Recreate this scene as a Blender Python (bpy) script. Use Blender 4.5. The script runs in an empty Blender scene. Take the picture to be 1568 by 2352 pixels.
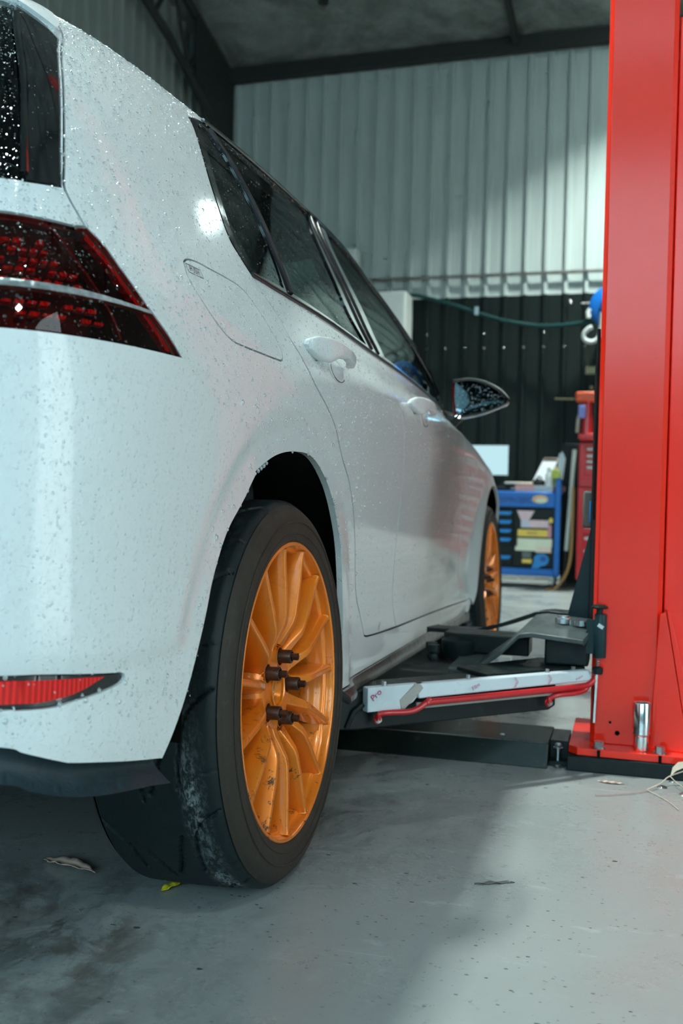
import bpy, math, random
import numpy as np
from mathutils import Vector, Matrix
from mathutils.geometry import delaunay_2d_cdt
random.seed(7); RNG=np.random.default_rng(7)
sc=bpy.context.scene; COL=sc.collection
PI=math.pi
# ------------------------------------------------------------------ materials
def newmat(name):
    m=bpy.data.materials.new(name); m.use_nodes=True
    nt=m.node_tree; b=nt.nodes['Principled BSDF']
    return m,nt,b
def N(nt,t,**k):
    n=nt.nodes.new(t)
    for a,v in k.items():
        if a in ('inp',):
            for q,w in v.items(): n.inputs[q].default_value=w
        else: setattr(n,a,v)
    return n
def ramp(nt,src,stops,interp='LINEAR'):
    r=nt.nodes.new('ShaderNodeValToRGB'); r.color_ramp.interpolation=interp
    e=r.color_ramp.elements
    while len(e)<len(stops): e.new(.5)
    for i,(p,c) in enumerate(stops):
        e[i].position=p; e[i].color=(c[0],c[1],c[2],1) if not isinstance(c,(int,float)) else (c,c,c,1)
    nt.links.new(src,r.inputs[0]); return r.outputs[0]
def coords(nt,scale=(1,1,1)):
    tc=N(nt,'ShaderNodeTexCoord'); mp=N(nt,'ShaderNodeMapping'); mp.inputs['Scale'].default_value=scale
    nt.links.new(tc.outputs['Object'],mp.inputs[0]); return mp.outputs[0]
def noise(nt,co,scale,detail=4,rough=.55,dist=0):
    n=N(nt,'ShaderNodeTexNoise'); n.inputs['Scale'].default_value=scale; n.inputs['Detail'].default_value=detail
    n.inputs['Roughness'].default_value=rough; n.inputs['Distortion'].default_value=dist
    nt.links.new(co,n.inputs['Vector']); return n.outputs['Fac']
def mix(nt,f,a,b,kind='MIX'):
    m=N(nt,'ShaderNodeMix',data_type='RGBA',blend_type=kind)
    for s,v in ((0,f),(6,a),(7,b)):
        if isinstance(v,(int,float)): m.inputs[s].default_value=v
        elif isinstance(v,(tuple,list)): m.inputs[s].default_value=(v[0],v[1],v[2],1)
        else: nt.links.new(v,m.inputs[s])
    return m.outputs[2]
def math_(nt,op,a,b=None,clamp=False):
    m=N(nt,'ShaderNodeMath',operation=op,use_clamp=clamp)
    for s,v in ((0,a),(1,b)):
        if v is None: continue
        if isinstance(v,(int,float)): m.inputs[s].default_value=v
        else: nt.links.new(v,m.inputs[s])
    return m.outputs[0]
def bump(nt,h,dist,strength=1,normal=None):
    b=N(nt,'ShaderNodeBump'); b.inputs['Distance'].default_value=dist; b.inputs['Strength'].default_value=strength
    nt.links.new(h,b.inputs['Height'])
    if normal: nt.links.new(normal,b.inputs['Normal'])
    return b.outputs[0]
def simple(name,col,rough=.5,metal=0,coat=0,var=.12,vs=14,bmp=0,spec=None,dirt=0):
    if spec is None: spec=.5 if max(col)>.06 or coat or metal else .28
    m,nt,b=newmat(name); co=coords(nt)
    n=noise(nt,co,vs,5)
    c=mix(nt,n,tuple(x*(1-var) for x in col),tuple(min(1,x*(1+var)) for x in col))
    if dirt:
        d=ramp(nt,noise(nt,co,vs*.6,8,.7),[(.52,0),(.66,1)])
        c=mix(nt,math_(nt,'MULTIPLY',d,dirt),c,(.03,.035,.03))
    nt.links.new(c,b.inputs['Base Color'])
    b.inputs['Metallic'].default_value=metal; b.inputs['Coat Weight'].default_value=coat; b.inputs['Coat Roughness'].default_value=.06
    b.inputs['Specular IOR Level'].default_value=spec
    r=ramp(nt,noise(nt,co,vs*2.3,4),[(.3,max(0,rough-.08)),(.7,min(1,rough+.08))]); nt.links.new(r,b.inputs['Roughness'])
    if bmp: nt.links.new(bump(nt,noise(nt,co,vs*12,3),bmp),b.inputs['Normal'])
    return m
def droplets(nt,co,sets):
    h=None
    for sc_,rad,keep,amp in sets:
        v=N(nt,'ShaderNodeTexVoronoi',feature='F1'); v.inputs['Scale'].default_value=sc_; v.inputs['Randomness'].default_value=1
        nt.links.new(co,v.inputs['Vector'])
        w=N(nt,'ShaderNodeSeparateColor'); nt.links.new(v.outputs['Color'],w.inputs[0])
        on=math_(nt,'GREATER_THAN',w.outputs[0],1-keep)
        # dome: sqrt(1-(d/r)^2), radius varies by cell
        rr=math_(nt,'MULTIPLY_ADD',w.outputs[1],rad*.6); rr.node.inputs[2].default_value=rad*.5
        q=math_(nt,'DIVIDE',v.outputs['Distance'],rr)
        q=math_(nt,'SUBTRACT',1,math_(nt,'MULTIPLY',q,q),True)
        q=math_(nt,'MULTIPLY',math_(nt,'SQRT',q),math_(nt,'MULTIPLY',on,amp))
        h=q if h is None else math_(nt,'ADD',h,q)
    return h
def paint(name,col,wet=True,film=.0):
    m,nt,b=newmat(name); co=coords(nt)
    n=noise(nt,co,3,3)
    c=mix(nt,n,tuple(x*.97 for x in col),col)
    b.inputs['Roughness'].default_value=.4; b.inputs['Specular IOR Level'].default_value=.12; b.inputs['Coat Weight'].default_value=1; b.inputs['Coat Roughness'].default_value=.05
    b.inputs['Coat IOR'].default_value=1.5
    if wet:
        tc=N(nt,'ShaderNodeTexCoord'); mp=N(nt,'ShaderNodeMapping'); mp.inputs['Scale'].default_value=(1,1,.72)
        nt.links.new(tc.outputs['Object'],mp.inputs[0])
        h=droplets(nt,mp.outputs[0],[(230,.36,.5,1.0),(520,.42,.6,.45)])
        bn=bump(nt,h,.0011,1.0)
        nt.links.new(bn,b.inputs['Coat Normal'])
        nt.links.new(bn,b.inputs['Normal'])
        # thin water haze breaks the gloss a little
        r=ramp(nt,noise(nt,co,9,6,.65),[(.35,.04),(.7,.16)]); nt.links.new(r,b.inputs['Coat Roughness'])
    nt.links.new(c,b.inputs['Base Color'])
    return m
M={}
M['white']=paint('white_paint',(.74,.80,.80))
M['whiteflat']=paint('white_paint_dry',(.70,.76,.77),False)
M['blackgloss']=simple('black_gloss',(.010,.012,.013),.08,coat=1,var=.2)
M['trim']=simple('black_trim',(.016,.018,.019),.35,var=.25,vs=60)
M['blackplastic']=simple('black_plastic',(.018,.034,.042),.42,var=.5,vs=18,bmp=.0006,dirt=.4)
M['liner']=simple('arch_liner',(.004,.004,.004),.95,spec=.1,var=.3)
M['cabin']=simple('cabin_fabric',(.03,.035,.036),.9,bmp=.0004,vs=40)
M['seat']=simple('seat_fabric',(.40,.50,.48),.8,bmp=.0004,vs=40)
M['chrome']=simple('chrome',(.75,.80,.82),.16,1,var=.1)
M['zinc']=simple('zinc_bolt',(.42,.47,.48),.33,1,var=.25,vs=60)
M['steel']=simple('worn_steel',(.36,.35,.34),.38,1,var=.3,vs=30,dirt=.5)
M['blacksteel']=simple('black_powdercoat',(.006,.013,.014),.42,var=.3,vs=20,dirt=.35,bmp=.0002)
M['darkgrey']=simple('dark_worn_bar',(.055,.075,.075),.42,var=.7,vs=22,dirt=.5)
M['screen']=simple('whitebox',(.6,.7,.7),.5)
def glass(name,tint,rough=0.0,wet=True,refl=1.0):
    m=bpy.data.materials.new(name); m.use_nodes=True; nt=m.node_tree; nt.nodes.clear()
    o=N(nt,'ShaderNodeOutputMaterial'); t=N(nt,'ShaderNodeBsdfTransparent'); g=N(nt,'ShaderNodeBsdfGlossy'); mx=N(nt,'ShaderNodeMixShader')
    t.inputs[0].default_value=(*tint,1); g.inputs['Roughness'].default_value=max(.02,rough); g.inputs[0].default_value=(.9,1,1,1)
    f=N(nt,'ShaderNodeFresnel'); f.inputs[0].default_value=1.5
    fac=math_(nt,'MULTIPLY',f.outputs[0],refl,True)
    if wet:
        co=coords(nt); h=droplets(nt,co,[(110,.30,.35,1.0),(260,.32,.4,.5)] if wet!=2 else [(150,.26,.22,1.0)])
        bn=bump(nt,h,.003,1.0); nt.links.new(bn,g.inputs['Normal']); nt.links.new(bn,f.inputs['Normal'])
        fac=math_(nt,'ADD',fac,math_(nt,'MULTIPLY',math_(nt,'GREATER_THAN',h,.75),.12),True)
    nt.links.new(fac,mx.inputs[0]); nt.links.new(t.outputs[0],mx.inputs[1]); nt.links.new(g.outputs[0],mx.inputs[2]); nt.links.new(mx.outputs[0],o.inputs[0])
    return m
M['water']=glass('water_bead',(.90,.94,.95),rough=.02,wet=False,refl=2.6)
M['waterclear']=glass('water_bead_clear',(.90,.94,.95),rough=.02,wet=False,refl=1.3)
_nt=M['water'].node_tree; _o=[n for n in _nt.nodes if n.type=='OUTPUT_MATERIAL'][0]; _s=_o.inputs[0].links[0].from_socket
_d=_nt.nodes.new('ShaderNodeBsdfDiffuse'); _d.inputs[0].default_value=(.95,1,1,1); _m=_nt.nodes.new('ShaderNodeMixShader'); _m.inputs[0].default_value=.22
_nt.links.new(_s,_m.inputs[1]); _nt.links.new(_d.outputs[0],_m.inputs[2]); _nt.links.new(_m.outputs[0],_o.inputs[0])
M['glass']=glass('tinted_glass',(.34,.46,.43),refl=.5)
M['privacy']=glass('dark_privacy_glass',(.10,.13,.13),refl=1.0)
M['lens']=glass('red_lamp_lens',(.70,.16,.12),rough=.03,wet=2)
M['foglens']=glass('clear_red_lens',(.9,.12,.08),rough=.05,wet=False)
def ribbed(name,col,col2,axis,scale):
    m,nt,b=newmat(name); co=coords(nt)
    w=N(nt,'ShaderNodeTexWave',bands_direction=axis); w.inputs['Scale'].default_value=scale; nt.links.new(co,w.inputs[0])
    nt.links.new(mix(nt,w.outputs['Fac'],col,col2),b.inputs['Base Color']); b.inputs['Roughness'].default_value=.25
    nt.links.new(bump(nt,w.outputs['Fac'],.001),b.inputs['Normal']); return m
M['redbar']=ribbed('red_reflector',(.55,.004,.004),(.95,.02,.015),'Y',60)
M['lampblack']=simple('lamp_housing',(.022,.010,.009),.4,var=.4,vs=50)
M['lampclear']=simple('lamp_clear_strip',(.52,.60,.63),.18,.4,var=.75,vs=110,bmp=.003)
# tyre
def tyre_mat(name,tread):
    m,nt,b=newmat(name); co=coords(nt)
    n=noise(nt,co,30,6,.65)
    base=mix(nt,n,(.005,.010,.011) if tread else (.024,.021,.017),(.010,.021,.023) if tread else (.045,.038,.029))
    if tread:
        sx=N(nt,'ShaderNodeSeparateXYZ'); tc=N(nt,'ShaderNodeTexCoord'); nt.links.new(tc.outputs['Object'],sx.inputs[0])
        # pale scuffed band near the outer shoulder
        band=math_(nt,'SUBTRACT',1,math_(nt,'MULTIPLY',math_(nt,'ABSOLUTE',math_(nt,'ADD',sx.outputs[0],.052)),38),True)
        co2=coords(nt,(2.2,1,1))
        big=ramp(nt,noise(nt,co2,7,2,.5),[(.47,0),(.62,1)])
        sp=ramp(nt,noise(nt,co2,60,9,.75,.8),[(.47,0),(.60,1)])
        low=math_(nt,'SUBTRACT',.25,math_(nt,'MULTIPLY',sx.outputs[2],5),True)
        f=math_(nt,'MULTIPLY',math_(nt,'MULTIPLY',band,sp),math_(nt,'MULTIPLY',math_(nt,'MAXIMUM',low,.12),math_(nt,'ADD',big,.45)))
        base=mix(nt,math_(nt,'MULTIPLY',f,1.1,True),base,(.26,.30,.31))
    else:
        sp=ramp(nt,noise(nt,co,45,9,.75,.4),[(.55,0),(.7,1)])
        base=mix(nt,math_(nt,'MULTIPLY',sp,.25),base,(.10,.09,.08))
    nt.links.new(base,b.inputs['Base Color']); b.inputs['Roughness'].default_value=.62 if not tread else .55; b.inputs['Specular IOR Level'].default_value=.3
    nt.links.new(bump(nt,noise(nt,co,220,4),.0006),b.inputs['Normal'])
    return m
M['tread']=tyre_mat('tyre_tread',True); M['sidewall']=tyre_mat('tyre_sidewall',False)
def orange():
    m,nt,b=newmat('orange_rim_paint'); co=coords(nt)
    n=noise(nt,co,14,5,.6)
    c=mix(nt,n,(.86,.19,.008),(1.0,.31,.016))
    d=ramp(nt,noise(nt,co,26,10,.8,.5),[(.56,0),(.61,1)])
    sx=N(nt,'ShaderNodeSeparateXYZ'); tc=N(nt,'ShaderNodeTexCoord'); nt.links.new(tc.outputs['Object'],sx.inputs[0])
    low=math_(nt,'SUBTRACT',.35,math_(nt,'MULTIPLY',sx.outputs[2],4.5),True)
    c=mix(nt,math_(nt,'MULTIPLY',d,math_(nt,'MAXIMUM',low,.10)),c,(.05,.02,.01))
    nt.links.new(c,b.inputs['Base Color']); b.inputs['Metallic'].default_value=.35; b.inputs['Roughness'].default_value=.36
    b.inputs['Coat Weight'].default_value=.7; b.inputs['Coat Roughness'].default_value=.12
    h=droplets(nt,co,[(160,.3,.25,1.0)]); nt.links.new(bump(nt,h,.0015),b.inputs['Coat Normal'])
    return m
M['orange']=orange()
M['lug']=simple('black_lug_nut',(.10,.065,.05),.35,.8,var=.5,vs=60)
def redpost():
    m,nt,b=newmat('red_powdercoat'); co=coords(nt)
    n=noise(nt,co,5,5,.6)
    c=mix(nt,n,(.90,.020,.006),(.98,.034,.010)); nt.links.new(c,b.inputs['Base Color'])
    r=ramp(nt,noise(nt,co,7,6,.6,.3),[(.3,.34),(.7,.46)]); nt.links.new(r,b.inputs['Roughness'])
    b.inputs['Specular IOR Level'].default_value=.12; b.inputs['Coat Weight'].default_value=.75; b.inputs['Coat Roughness'].default_value=.17
    nt.links.new(bump(nt,noise(nt,co,320,3),.0004),b.inputs['Normal'])
    return m
M['red']=redpost()
M['redchest']=simple('red_chest_paint',(.55,.012,.018),.35,coat=.4)
M['blue']=simple('blue_cart_paint',(.003,.14,.52),.4,coat=.2,var=.08)
M['bluehandle']=simple('blue_handle',(.012,.26,.70),.45)
M['navy']=simple('navy_print',(.004,.03,.16),.5)
M['cartblack']=simple('black_drawer',(.008,.014,.014),.5)
M['film']=simple('protective_film',(.62,.72,.76),.34,var=.07,vs=10,dirt=.12)
M['magenta']=simple('magenta_print',(.45,.03,.16),.5)
M['brownleaf']=simple('dry_leaf',(.66,.47,.38),.75,var=.25,vs=60)
M['yellow']=simple('yellow_paint_flake',(.95,.72,.03),.6,var=.3,vs=90)
M['twig']=simple('dry_grass',(.62,.52,.40),.7,var=.25,vs=60)
M['foil']=None
def floor_mat():
    m,nt,b=newmat('painted_concrete'); co=coords(nt)
    big=noise(nt,co,1.3,6,.6); mid=noise(nt,co,7,8,.65)
    c=mix(nt,big,(.265,.30,.295),(.35,.38,.37))
    c=mix(nt,ramp(nt,mid,[(.35,0),(.7,1)]),c,(.30,.325,.315))
    # grime and tyre marks concentrated in the working bay beside the rear wheel
    tc=N(nt,'ShaderNodeTexCoord')
    def blob(x,y,r,soft):
        s=N(nt,'ShaderNodeVectorMath',operation='DISTANCE'); s.inputs[1].default_value=(x,y,0); nt.links.new(tc.outputs['Object'],s.inputs[0])
        return ramp(nt,s.outputs['Value'],[(max(0,r-soft),1),(r+soft,0)]) if r+soft<1 else ramp(nt,math_(nt,'DIVIDE',s.outputs['Value'],4),[(max(0,(r-soft)/4),1),((r+soft)/4,0)])
    st=ramp(nt,noise(nt,coords(nt,(1,.6,1)),9,10,.78,.6),[(.47,0),(.60,1)])
    oil=math_(nt,'MULTIPLY',math_(nt,'MAXIMUM',blob(-.28,-.30,.22,.20),math_(nt,'MAXIMUM',blob(-.05,.35,.18,.2),blob(-.1,-.62,.15,.15))),st)
    c=mix(nt,math_(nt,'MULTIPLY',oil,.78),c,(.045,.05,.045))
    sp=ramp(nt,noise(nt,co,34,9,.78),[(.615,0),(.65,1)])
    c=mix(nt,math_(nt,'MULTIPLY',sp,.75),c,(.06,.065,.06))
    sp2=ramp(nt,noise(nt,coords(nt,(1,2.2,1)),15,10,.8,.3),[(.63,0),(.69,1)])
    c=mix(nt,math_(nt,'MULTIPLY',sp2,.55),c,(.16,.17,.16))
    lt=ramp(nt,noise(nt,coords(nt,(.5,1.2,1)),11,9,.7),[(.60,0),(.70,1)])
    c=mix(nt,math_(nt,'MULTIPLY',lt,.35),c,(.62,.66,.65))
    v=N(nt,'ShaderNodeTexVoronoi',feature='F1'); v.inputs['Scale'].default_value=26; nt.links.new(coords(nt,(1,1.6,0)),v.inputs['Vector'])
    w0=N(nt,'ShaderNodeSeparateColor'); nt.links.new(v.outputs['Color'],w0.inputs[0])
    fl=math_(nt,'MULTIPLY',math_(nt,'LESS_THAN',math_(nt,'ADD',v.outputs['Distance'],math_(nt,'MULTIPLY',noise(nt,co,70,4),.22)),math_(nt,'MULTIPLY',w0.outputs[1],.27)),math_(nt,'GREATER_THAN',w0.outputs[0],.60))
    c=mix(nt,math_(nt,'MULTIPLY',fl,.9),c,(.035,.045,.045))
    v=N(nt,'ShaderNodeTexVoronoi',feature='F1'); v.inputs['Scale'].default_value=75; nt.links.new(coords(nt,(1,1.5,0)),v.inputs['Vector'])
    w0=N(nt,'ShaderNodeSeparateColor'); nt.links.new(v.outputs['Color'],w0.inputs[0])
    fl=math_(nt,'MULTIPLY',math_(nt,'LESS_THAN',v.outputs['Distance'],math_(nt,'MULTIPLY',w0.outputs[1],.26)),math_(nt,'GREATER_THAN',w0.outputs[0],.50))
    cl=ramp(nt,noise(nt,co,3.5,4),[(.42,.15),(.62,.9)])
    c=mix(nt,math_(nt,'MULTIPLY',fl,cl),c,(.05,.055,.05))
    br=math_(nt,'MULTIPLY',math_(nt,'MAXIMUM',blob(-.22,-.38,.07,.16),blob(-.42,-.22,.06,.16)),ramp(nt,noise(nt,co,8,8,.7,.8),[(.46,0),(.56,1)]))
    c=mix(nt,math_(nt,'MULTIPLY',br,.7),c,(.085,.06,.045))
    # scratches
    w=N(nt,'ShaderNodeTexNoise'); w.inputs['Scale'].default_value=4; w.inputs['Detail'].default_value=8
    nt.links.new(coords(nt,(.35,14,1)),w.inputs['Vector']); scr=ramp(nt,w.outputs['Fac'],[(.69,0),(.72,1)])
    c=mix(nt,math_(nt,'MULTIPLY',scr,.4),c,(.60,.63,.62))
    nt.links.new(c,b.inputs['Base Color'])
    r=ramp(nt,noise(nt,co,3.1,7,.7),[(.34,.16),(.62,.46)]); nt.links.new(r,b.inputs['Roughness'])
    h=math_(nt,'ADD',noise(nt,co,60,6),math_(nt,'MULTIPLY',noise(nt,co,5,3),1.5))
    nt.links.new(bump(nt,h,.0006),b.inputs['Normal'])
    return m
M['floor']=floor_mat()
def wall_mat(name,a,b_,r=.42,sp=.5):
    m,nt,b=newmat(name); b.inputs['Specular IOR Level'].default_value=sp; co=coords(nt)
    n=noise(nt,co,1.2,5); streak=noise(nt,coords(nt,(14,14,.5)),2,5,.6)
    c=mix(nt,n,a,b_); c=mix(nt,math_(nt,'MULTIPLY',ramp(nt,streak,[(.45,0),(.75,1)]),.3),c,tuple(x*.55 for x in a))
    nt.links.new(c,b.inputs['Base Color']); b.inputs['Roughness'].default_value=r; return m
M['wallwhite']=wall_mat('wall_sheet_offwhite',(.44,.52,.50),(.56,.63,.60))
M['wallblack']=wall_mat('wall_sheet_charcoal',(.006,.012,.011),(.012,.020,.018),.5,.2)
M['wallleft']=wall_mat('wall_sheet_grey',(.28,.33,.30),(.36,.40,.37))
def foil():
    m,nt,b=newmat('foil_insulation'); co=coords(nt)
    n=noise(nt,co,1.6,8,.7,.5); c=mix(nt,ramp(nt,n,[(.35,0),(.65,1)]),(.10,.115,.11),(.34,.37,.35))
    w=N(nt,'ShaderNodeTexBrick'); w.inputs['Scale'].default_value=6; nt.links.new(co,w.inputs[0]); w.inputs['Color1'].default_value=(1,1,1,1); w.inputs['Color2'].default_value=(.9,.9,.9,1); w.inputs['Mortar'].default_value=(.6,.6,.6,1)
    c=mix(nt,.5,c,w.outputs[0],'MULTIPLY'); nt.links.new(c,b.inputs['Base Color']); b.inputs['Metallic'].default_value=.3; b.inputs['Roughness'].default_value=.55
    nt.links.new(bump(nt,noise(nt,co,9,6),.02),b.inputs['Normal']); return m
M['foil']=foil()
M['darksteel']=simple('dark_roof_steel',(.030,.034,.032),.6)
def colm(name,c,r=.5,**k):
    if name not in M: M[name]=simple(name,c,r,**k)
    return M[name]
def emis(name,c,s):
    m,nt,b=newmat(name); b.inputs['Base Color'].default_value=(.02,.02,.02,1); b.inputs['Emission Color'].default_value=(*c,1); b.inputs['Emission Strength'].default_value=s
    M[name]=m; return m
# ------------------------------------------------------------------ objects
def wm(o):
    b=o.matrix_basis
    return wm(o.parent)@o.matrix_parent_inverse@b if o.parent else b.copy()
def hang(o,parent,local=False):
    o.parent=parent
    if not local: o.matrix_parent_inverse=wm(parent).inverted()
def link(name,verts,faces,mat,parent=None,smooth=True,bevel=0,seg=2,mats=None,fm=None,auto=35,local=False):
    me=bpy.data.meshes.new(name); me.from_pydata([tuple(map(float,v)) for v in verts],[],[tuple(map(int,f)) for f in faces]); me.update()
    for m in (mats or [mat]): me.materials.append(m)
    if fm is not None: me.polygons.foreach_set('material_index',fm)
    o=bpy.data.objects.new(name,me); COL.objects.link(o)
    if parent: hang(o,parent,local)
    if smooth:
        me.polygons.foreach_set('use_smooth',[True]*len(me.polygons))
        if auto: me.set_sharp_from_angle(angle=math.radians(auto))
    if bevel:
        b=o.modifiers.new('bevel','BEVEL'); b.width=bevel; b.segments=seg; b.limit_method='ANGLE'; b.angle_limit=math.radians(40)
    return o
def tag(o,label=None,cat=None,group=None,kind=None):
    if label: o['label']=label
    if cat: o['category']=cat
    if group: o['group']=group
    if kind: o['kind']=kind
    return o
def empty(name,loc=(0,0,0),parent=None):
    o=bpy.data.objects.new(name,None); COL.objects.link(o); o.location=loc; o.empty_display_size=.1
    if parent: hang(o,parent)
    return o
class MB:
    def __init__(s): s.v=[]; s.f=[]; s.m=[]; s.cm=0
    def add(s,v,f):
        n=len(s.v); s.v+= [tuple(map(float,q)) for q in v]; s.f+=[tuple(n+i for i in g) for g in f]; s.m+=[s.cm]*len(f); return s
    def mat(s,i): s.cm=i; return s
    def box(s,lo,hi,R=None,c=None):
        x0,y0,z0=lo;x1,y1,z1=hi
        v=[Vector(p) for p in [(x0,y0,z0),(x1,y0,z0),(x1,y1,z0),(x0,y1,z0),(x0,y0,z1),(x1,y0,z1),(x1,y1,z1),(x0,y1,z1)]]
        if R is not None:
            c=Vector(c) if c is not None else Vector(((x0+x1)/2,(y0+y1)/2,(z0+z1)/2)); v=[R@(p-c)+c for p in v]
        return s.add(v,[(0,3,2,1),(4,5,6,7),(0,1,5,4),(1,2,6,5),(2,3,7,6),(3,0,4,7)])
    def prism(s,pts,d):
        # pts: 3D polygon, d: extrusion vector
        n=len(pts); d=Vector(d); P=[Vector(p) for p in pts]; v=P+[p+d for p in P]
        return s.add(v,[tuple(range(n))[::-1],tuple(range(n,2*n))]+[(i,(i+1)%n,n+(i+1)%n,n+i) for i in range(n)])
    def tube(s,pts,r,seg=12,cap=True):
        P=[Vector(p) for p in pts]; rr=r if isinstance(r,(list,tuple)) else [r]*len(P)
        v=[];f=[]; prev=None
        for i,p in enumerate(P):
            t=(P[min(i+1,len(P)-1)]-P[max(i-1,0)]).normalized()
            if prev is None:
                a=t.orthogonal().normalized()
            else:
                a=(prev-t*prev.dot(t)).normalized()
            prev=a; b=t.cross(a)
            for k in range(seg):
                an=2*PI*k/seg; v.append(p+(a*math.cos(an)+b*math.sin(an))*rr[i])
        for i in range(len(P)-1):
            for k in range(seg):
                f.append((i*seg+k,i*seg+(k+1)%seg,(i+1)*seg+(k+1)%seg,(i+1)*seg+k))
        if cap: f.append(tuple(range(seg))[::-1]); f.append(tuple(range((len(P)-1)*seg,len(P)*seg)))
        return s.add(v,f)
    def lathe(s,prof,o,ax,seg=32,closed=False):
        # prof: (r,h) ; o origin; ax axis
        ax=Vector(ax).normalized(); a=ax.orthogonal().normalized(); b=ax.cross(a); o=Vector(o)
        v=[];f=[];n=len(prof)
        for k in range(seg):
            an=2*PI*k/seg; d=a*math.cos(an)+b*math.sin(an)
            for r,h in prof: v.append(o+d*r+ax*h)
        for k in range(seg):
            k2=(k+1)%seg
            for i in range(n-1+(1 if closed else 0)):
                j=(i+1)%n; f.append((k*n+i,k2*n+i,k2*n+j,k*n+j))
        return s.add(v,f)
    def ball(s,c,r,seg=10,sq=(1,1,1)):
        v=[];f=[];c=Vector(c)
        for i in range(seg//2+1):
            th=PI*i/(seg//2)
            for k in range(seg):
                an=2*PI*k/seg; v.append(c+Vector((math.sin(th)*math.cos(an)*r*sq[0],math.sin(th)*math.sin(an)*r*sq[1],math.cos(th)*r*sq[2])))
        for i in range(seg//2):
            for k in range(seg): f.append((i*seg+k,(i+1)*seg+k,(i+1)*seg+(k+1)%seg,i*seg+(k+1)%seg))
        return s.add(v,f)
    def hexbolt(s,c,ax,r,h):
        ax=Vector(ax).normalized(); a=ax.orthogonal().normalized(); b=ax.cross(a); c=Vector(c)
        s.prism([c+(a*math.cos(k*PI/3)+b*math.sin(k*PI/3))*r for k in range(6)],ax*h)
        return s.lathe([(0,h*.15),(r*1.35,h*.15),(r*1.35,0),(0,0)],c,ax,20)
    def out(s,name,mat,parent=None,**k):
        if isinstance(mat,(list,tuple)): return link(name,s.v,s.f,None,parent,mats=list(mat),fm=s.m,**k)
        return link(name,s.v,s.f,mat,parent,**k)
def cr(pts,n=6):
    # open Catmull-Rom through points
    P=[np.array(p,float) for p in pts]
    if len(P)<3: return P
    P=[2*P[0]-P[1]]+P+[2*P[-1]-P[-2]]; out=[]
    for i in range(1,len(P)-2):
        for k in range(n):
            t=k/n; out.append(.5*((2*P[i])+(P[i+1]-P[i-1])*t+(2*P[i-1]-5*P[i]+4*P[i+1]-P[i+2])*t*t+(3*P[i]-P[i-1]-3*P[i+1]+P[i+2])*t**3))
    out.append(P[-2]); return out
def text_mesh(s,size,font_shear=0):
    cu=bpy.data.curves.new('t','FONT'); cu.body=s; cu.size=size; cu.shear=font_shear; cu.align_x='CENTER'; cu.align_y='CENTER'
    o=bpy.data.objects.new('t',cu); COL.objects.link(o)
    dg=bpy.context.evaluated_depsgraph_get(); me=o.evaluated_get(dg).to_mesh()
    v=[tuple(q.co) for q in me.vertices]; f=[tuple(p.vertices) for p in me.polygons]
    o.evaluated_get(dg).to_mesh_clear(); bpy.data.objects.remove(o); bpy.data.curves.remove(cu)
    return v,f
def text_obj(s,size,origin,right,up,mat,parent,name='lettering',shear=0,bold=0):
    v,f=text_mesh(s,size,shear); R=Vector(right).normalized(); U=Vector(up).normalized(); Nn=R.cross(U).normalized(); O=Vector(origin)
    mb=MB()
    mb.add([O+R*x+U*y+Nn*.0004 for x,y,z in v],f)
    return mb.out(name,mat,parent,smooth=False)
SKY=6.0; LAMPE=60.0; EXPO=0.0; FILLP=100; FILLY=-9.6
LAMPS=[(-1.5,1.1,5.0,.36,170,130),(2.6,-3.0,4.9,.36,38,150),(1.0,6.95,5.25,.30,175,110)]
# columns c0..c16 ; rows r0..r17 ; each entry (X,y,z)
def lerp(a,b,t): return a+(b-a)*t
def itp(x,xs,ys): return float(np.interp(x,xs,ys))
ZR=[.19,.225,.29,.40,.55,.70,.80,.865,.92,.985,1.09,1.20,1.30,1.365,1.402,1.43,1.448,1.455]
XR=[-.09,-.045,-.028,-.036,-.020,-.006,0,-.003,-.016,-.043,-.092,-.147,-.203,-.245,-.295,-.42,-.65,-.895]
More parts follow.
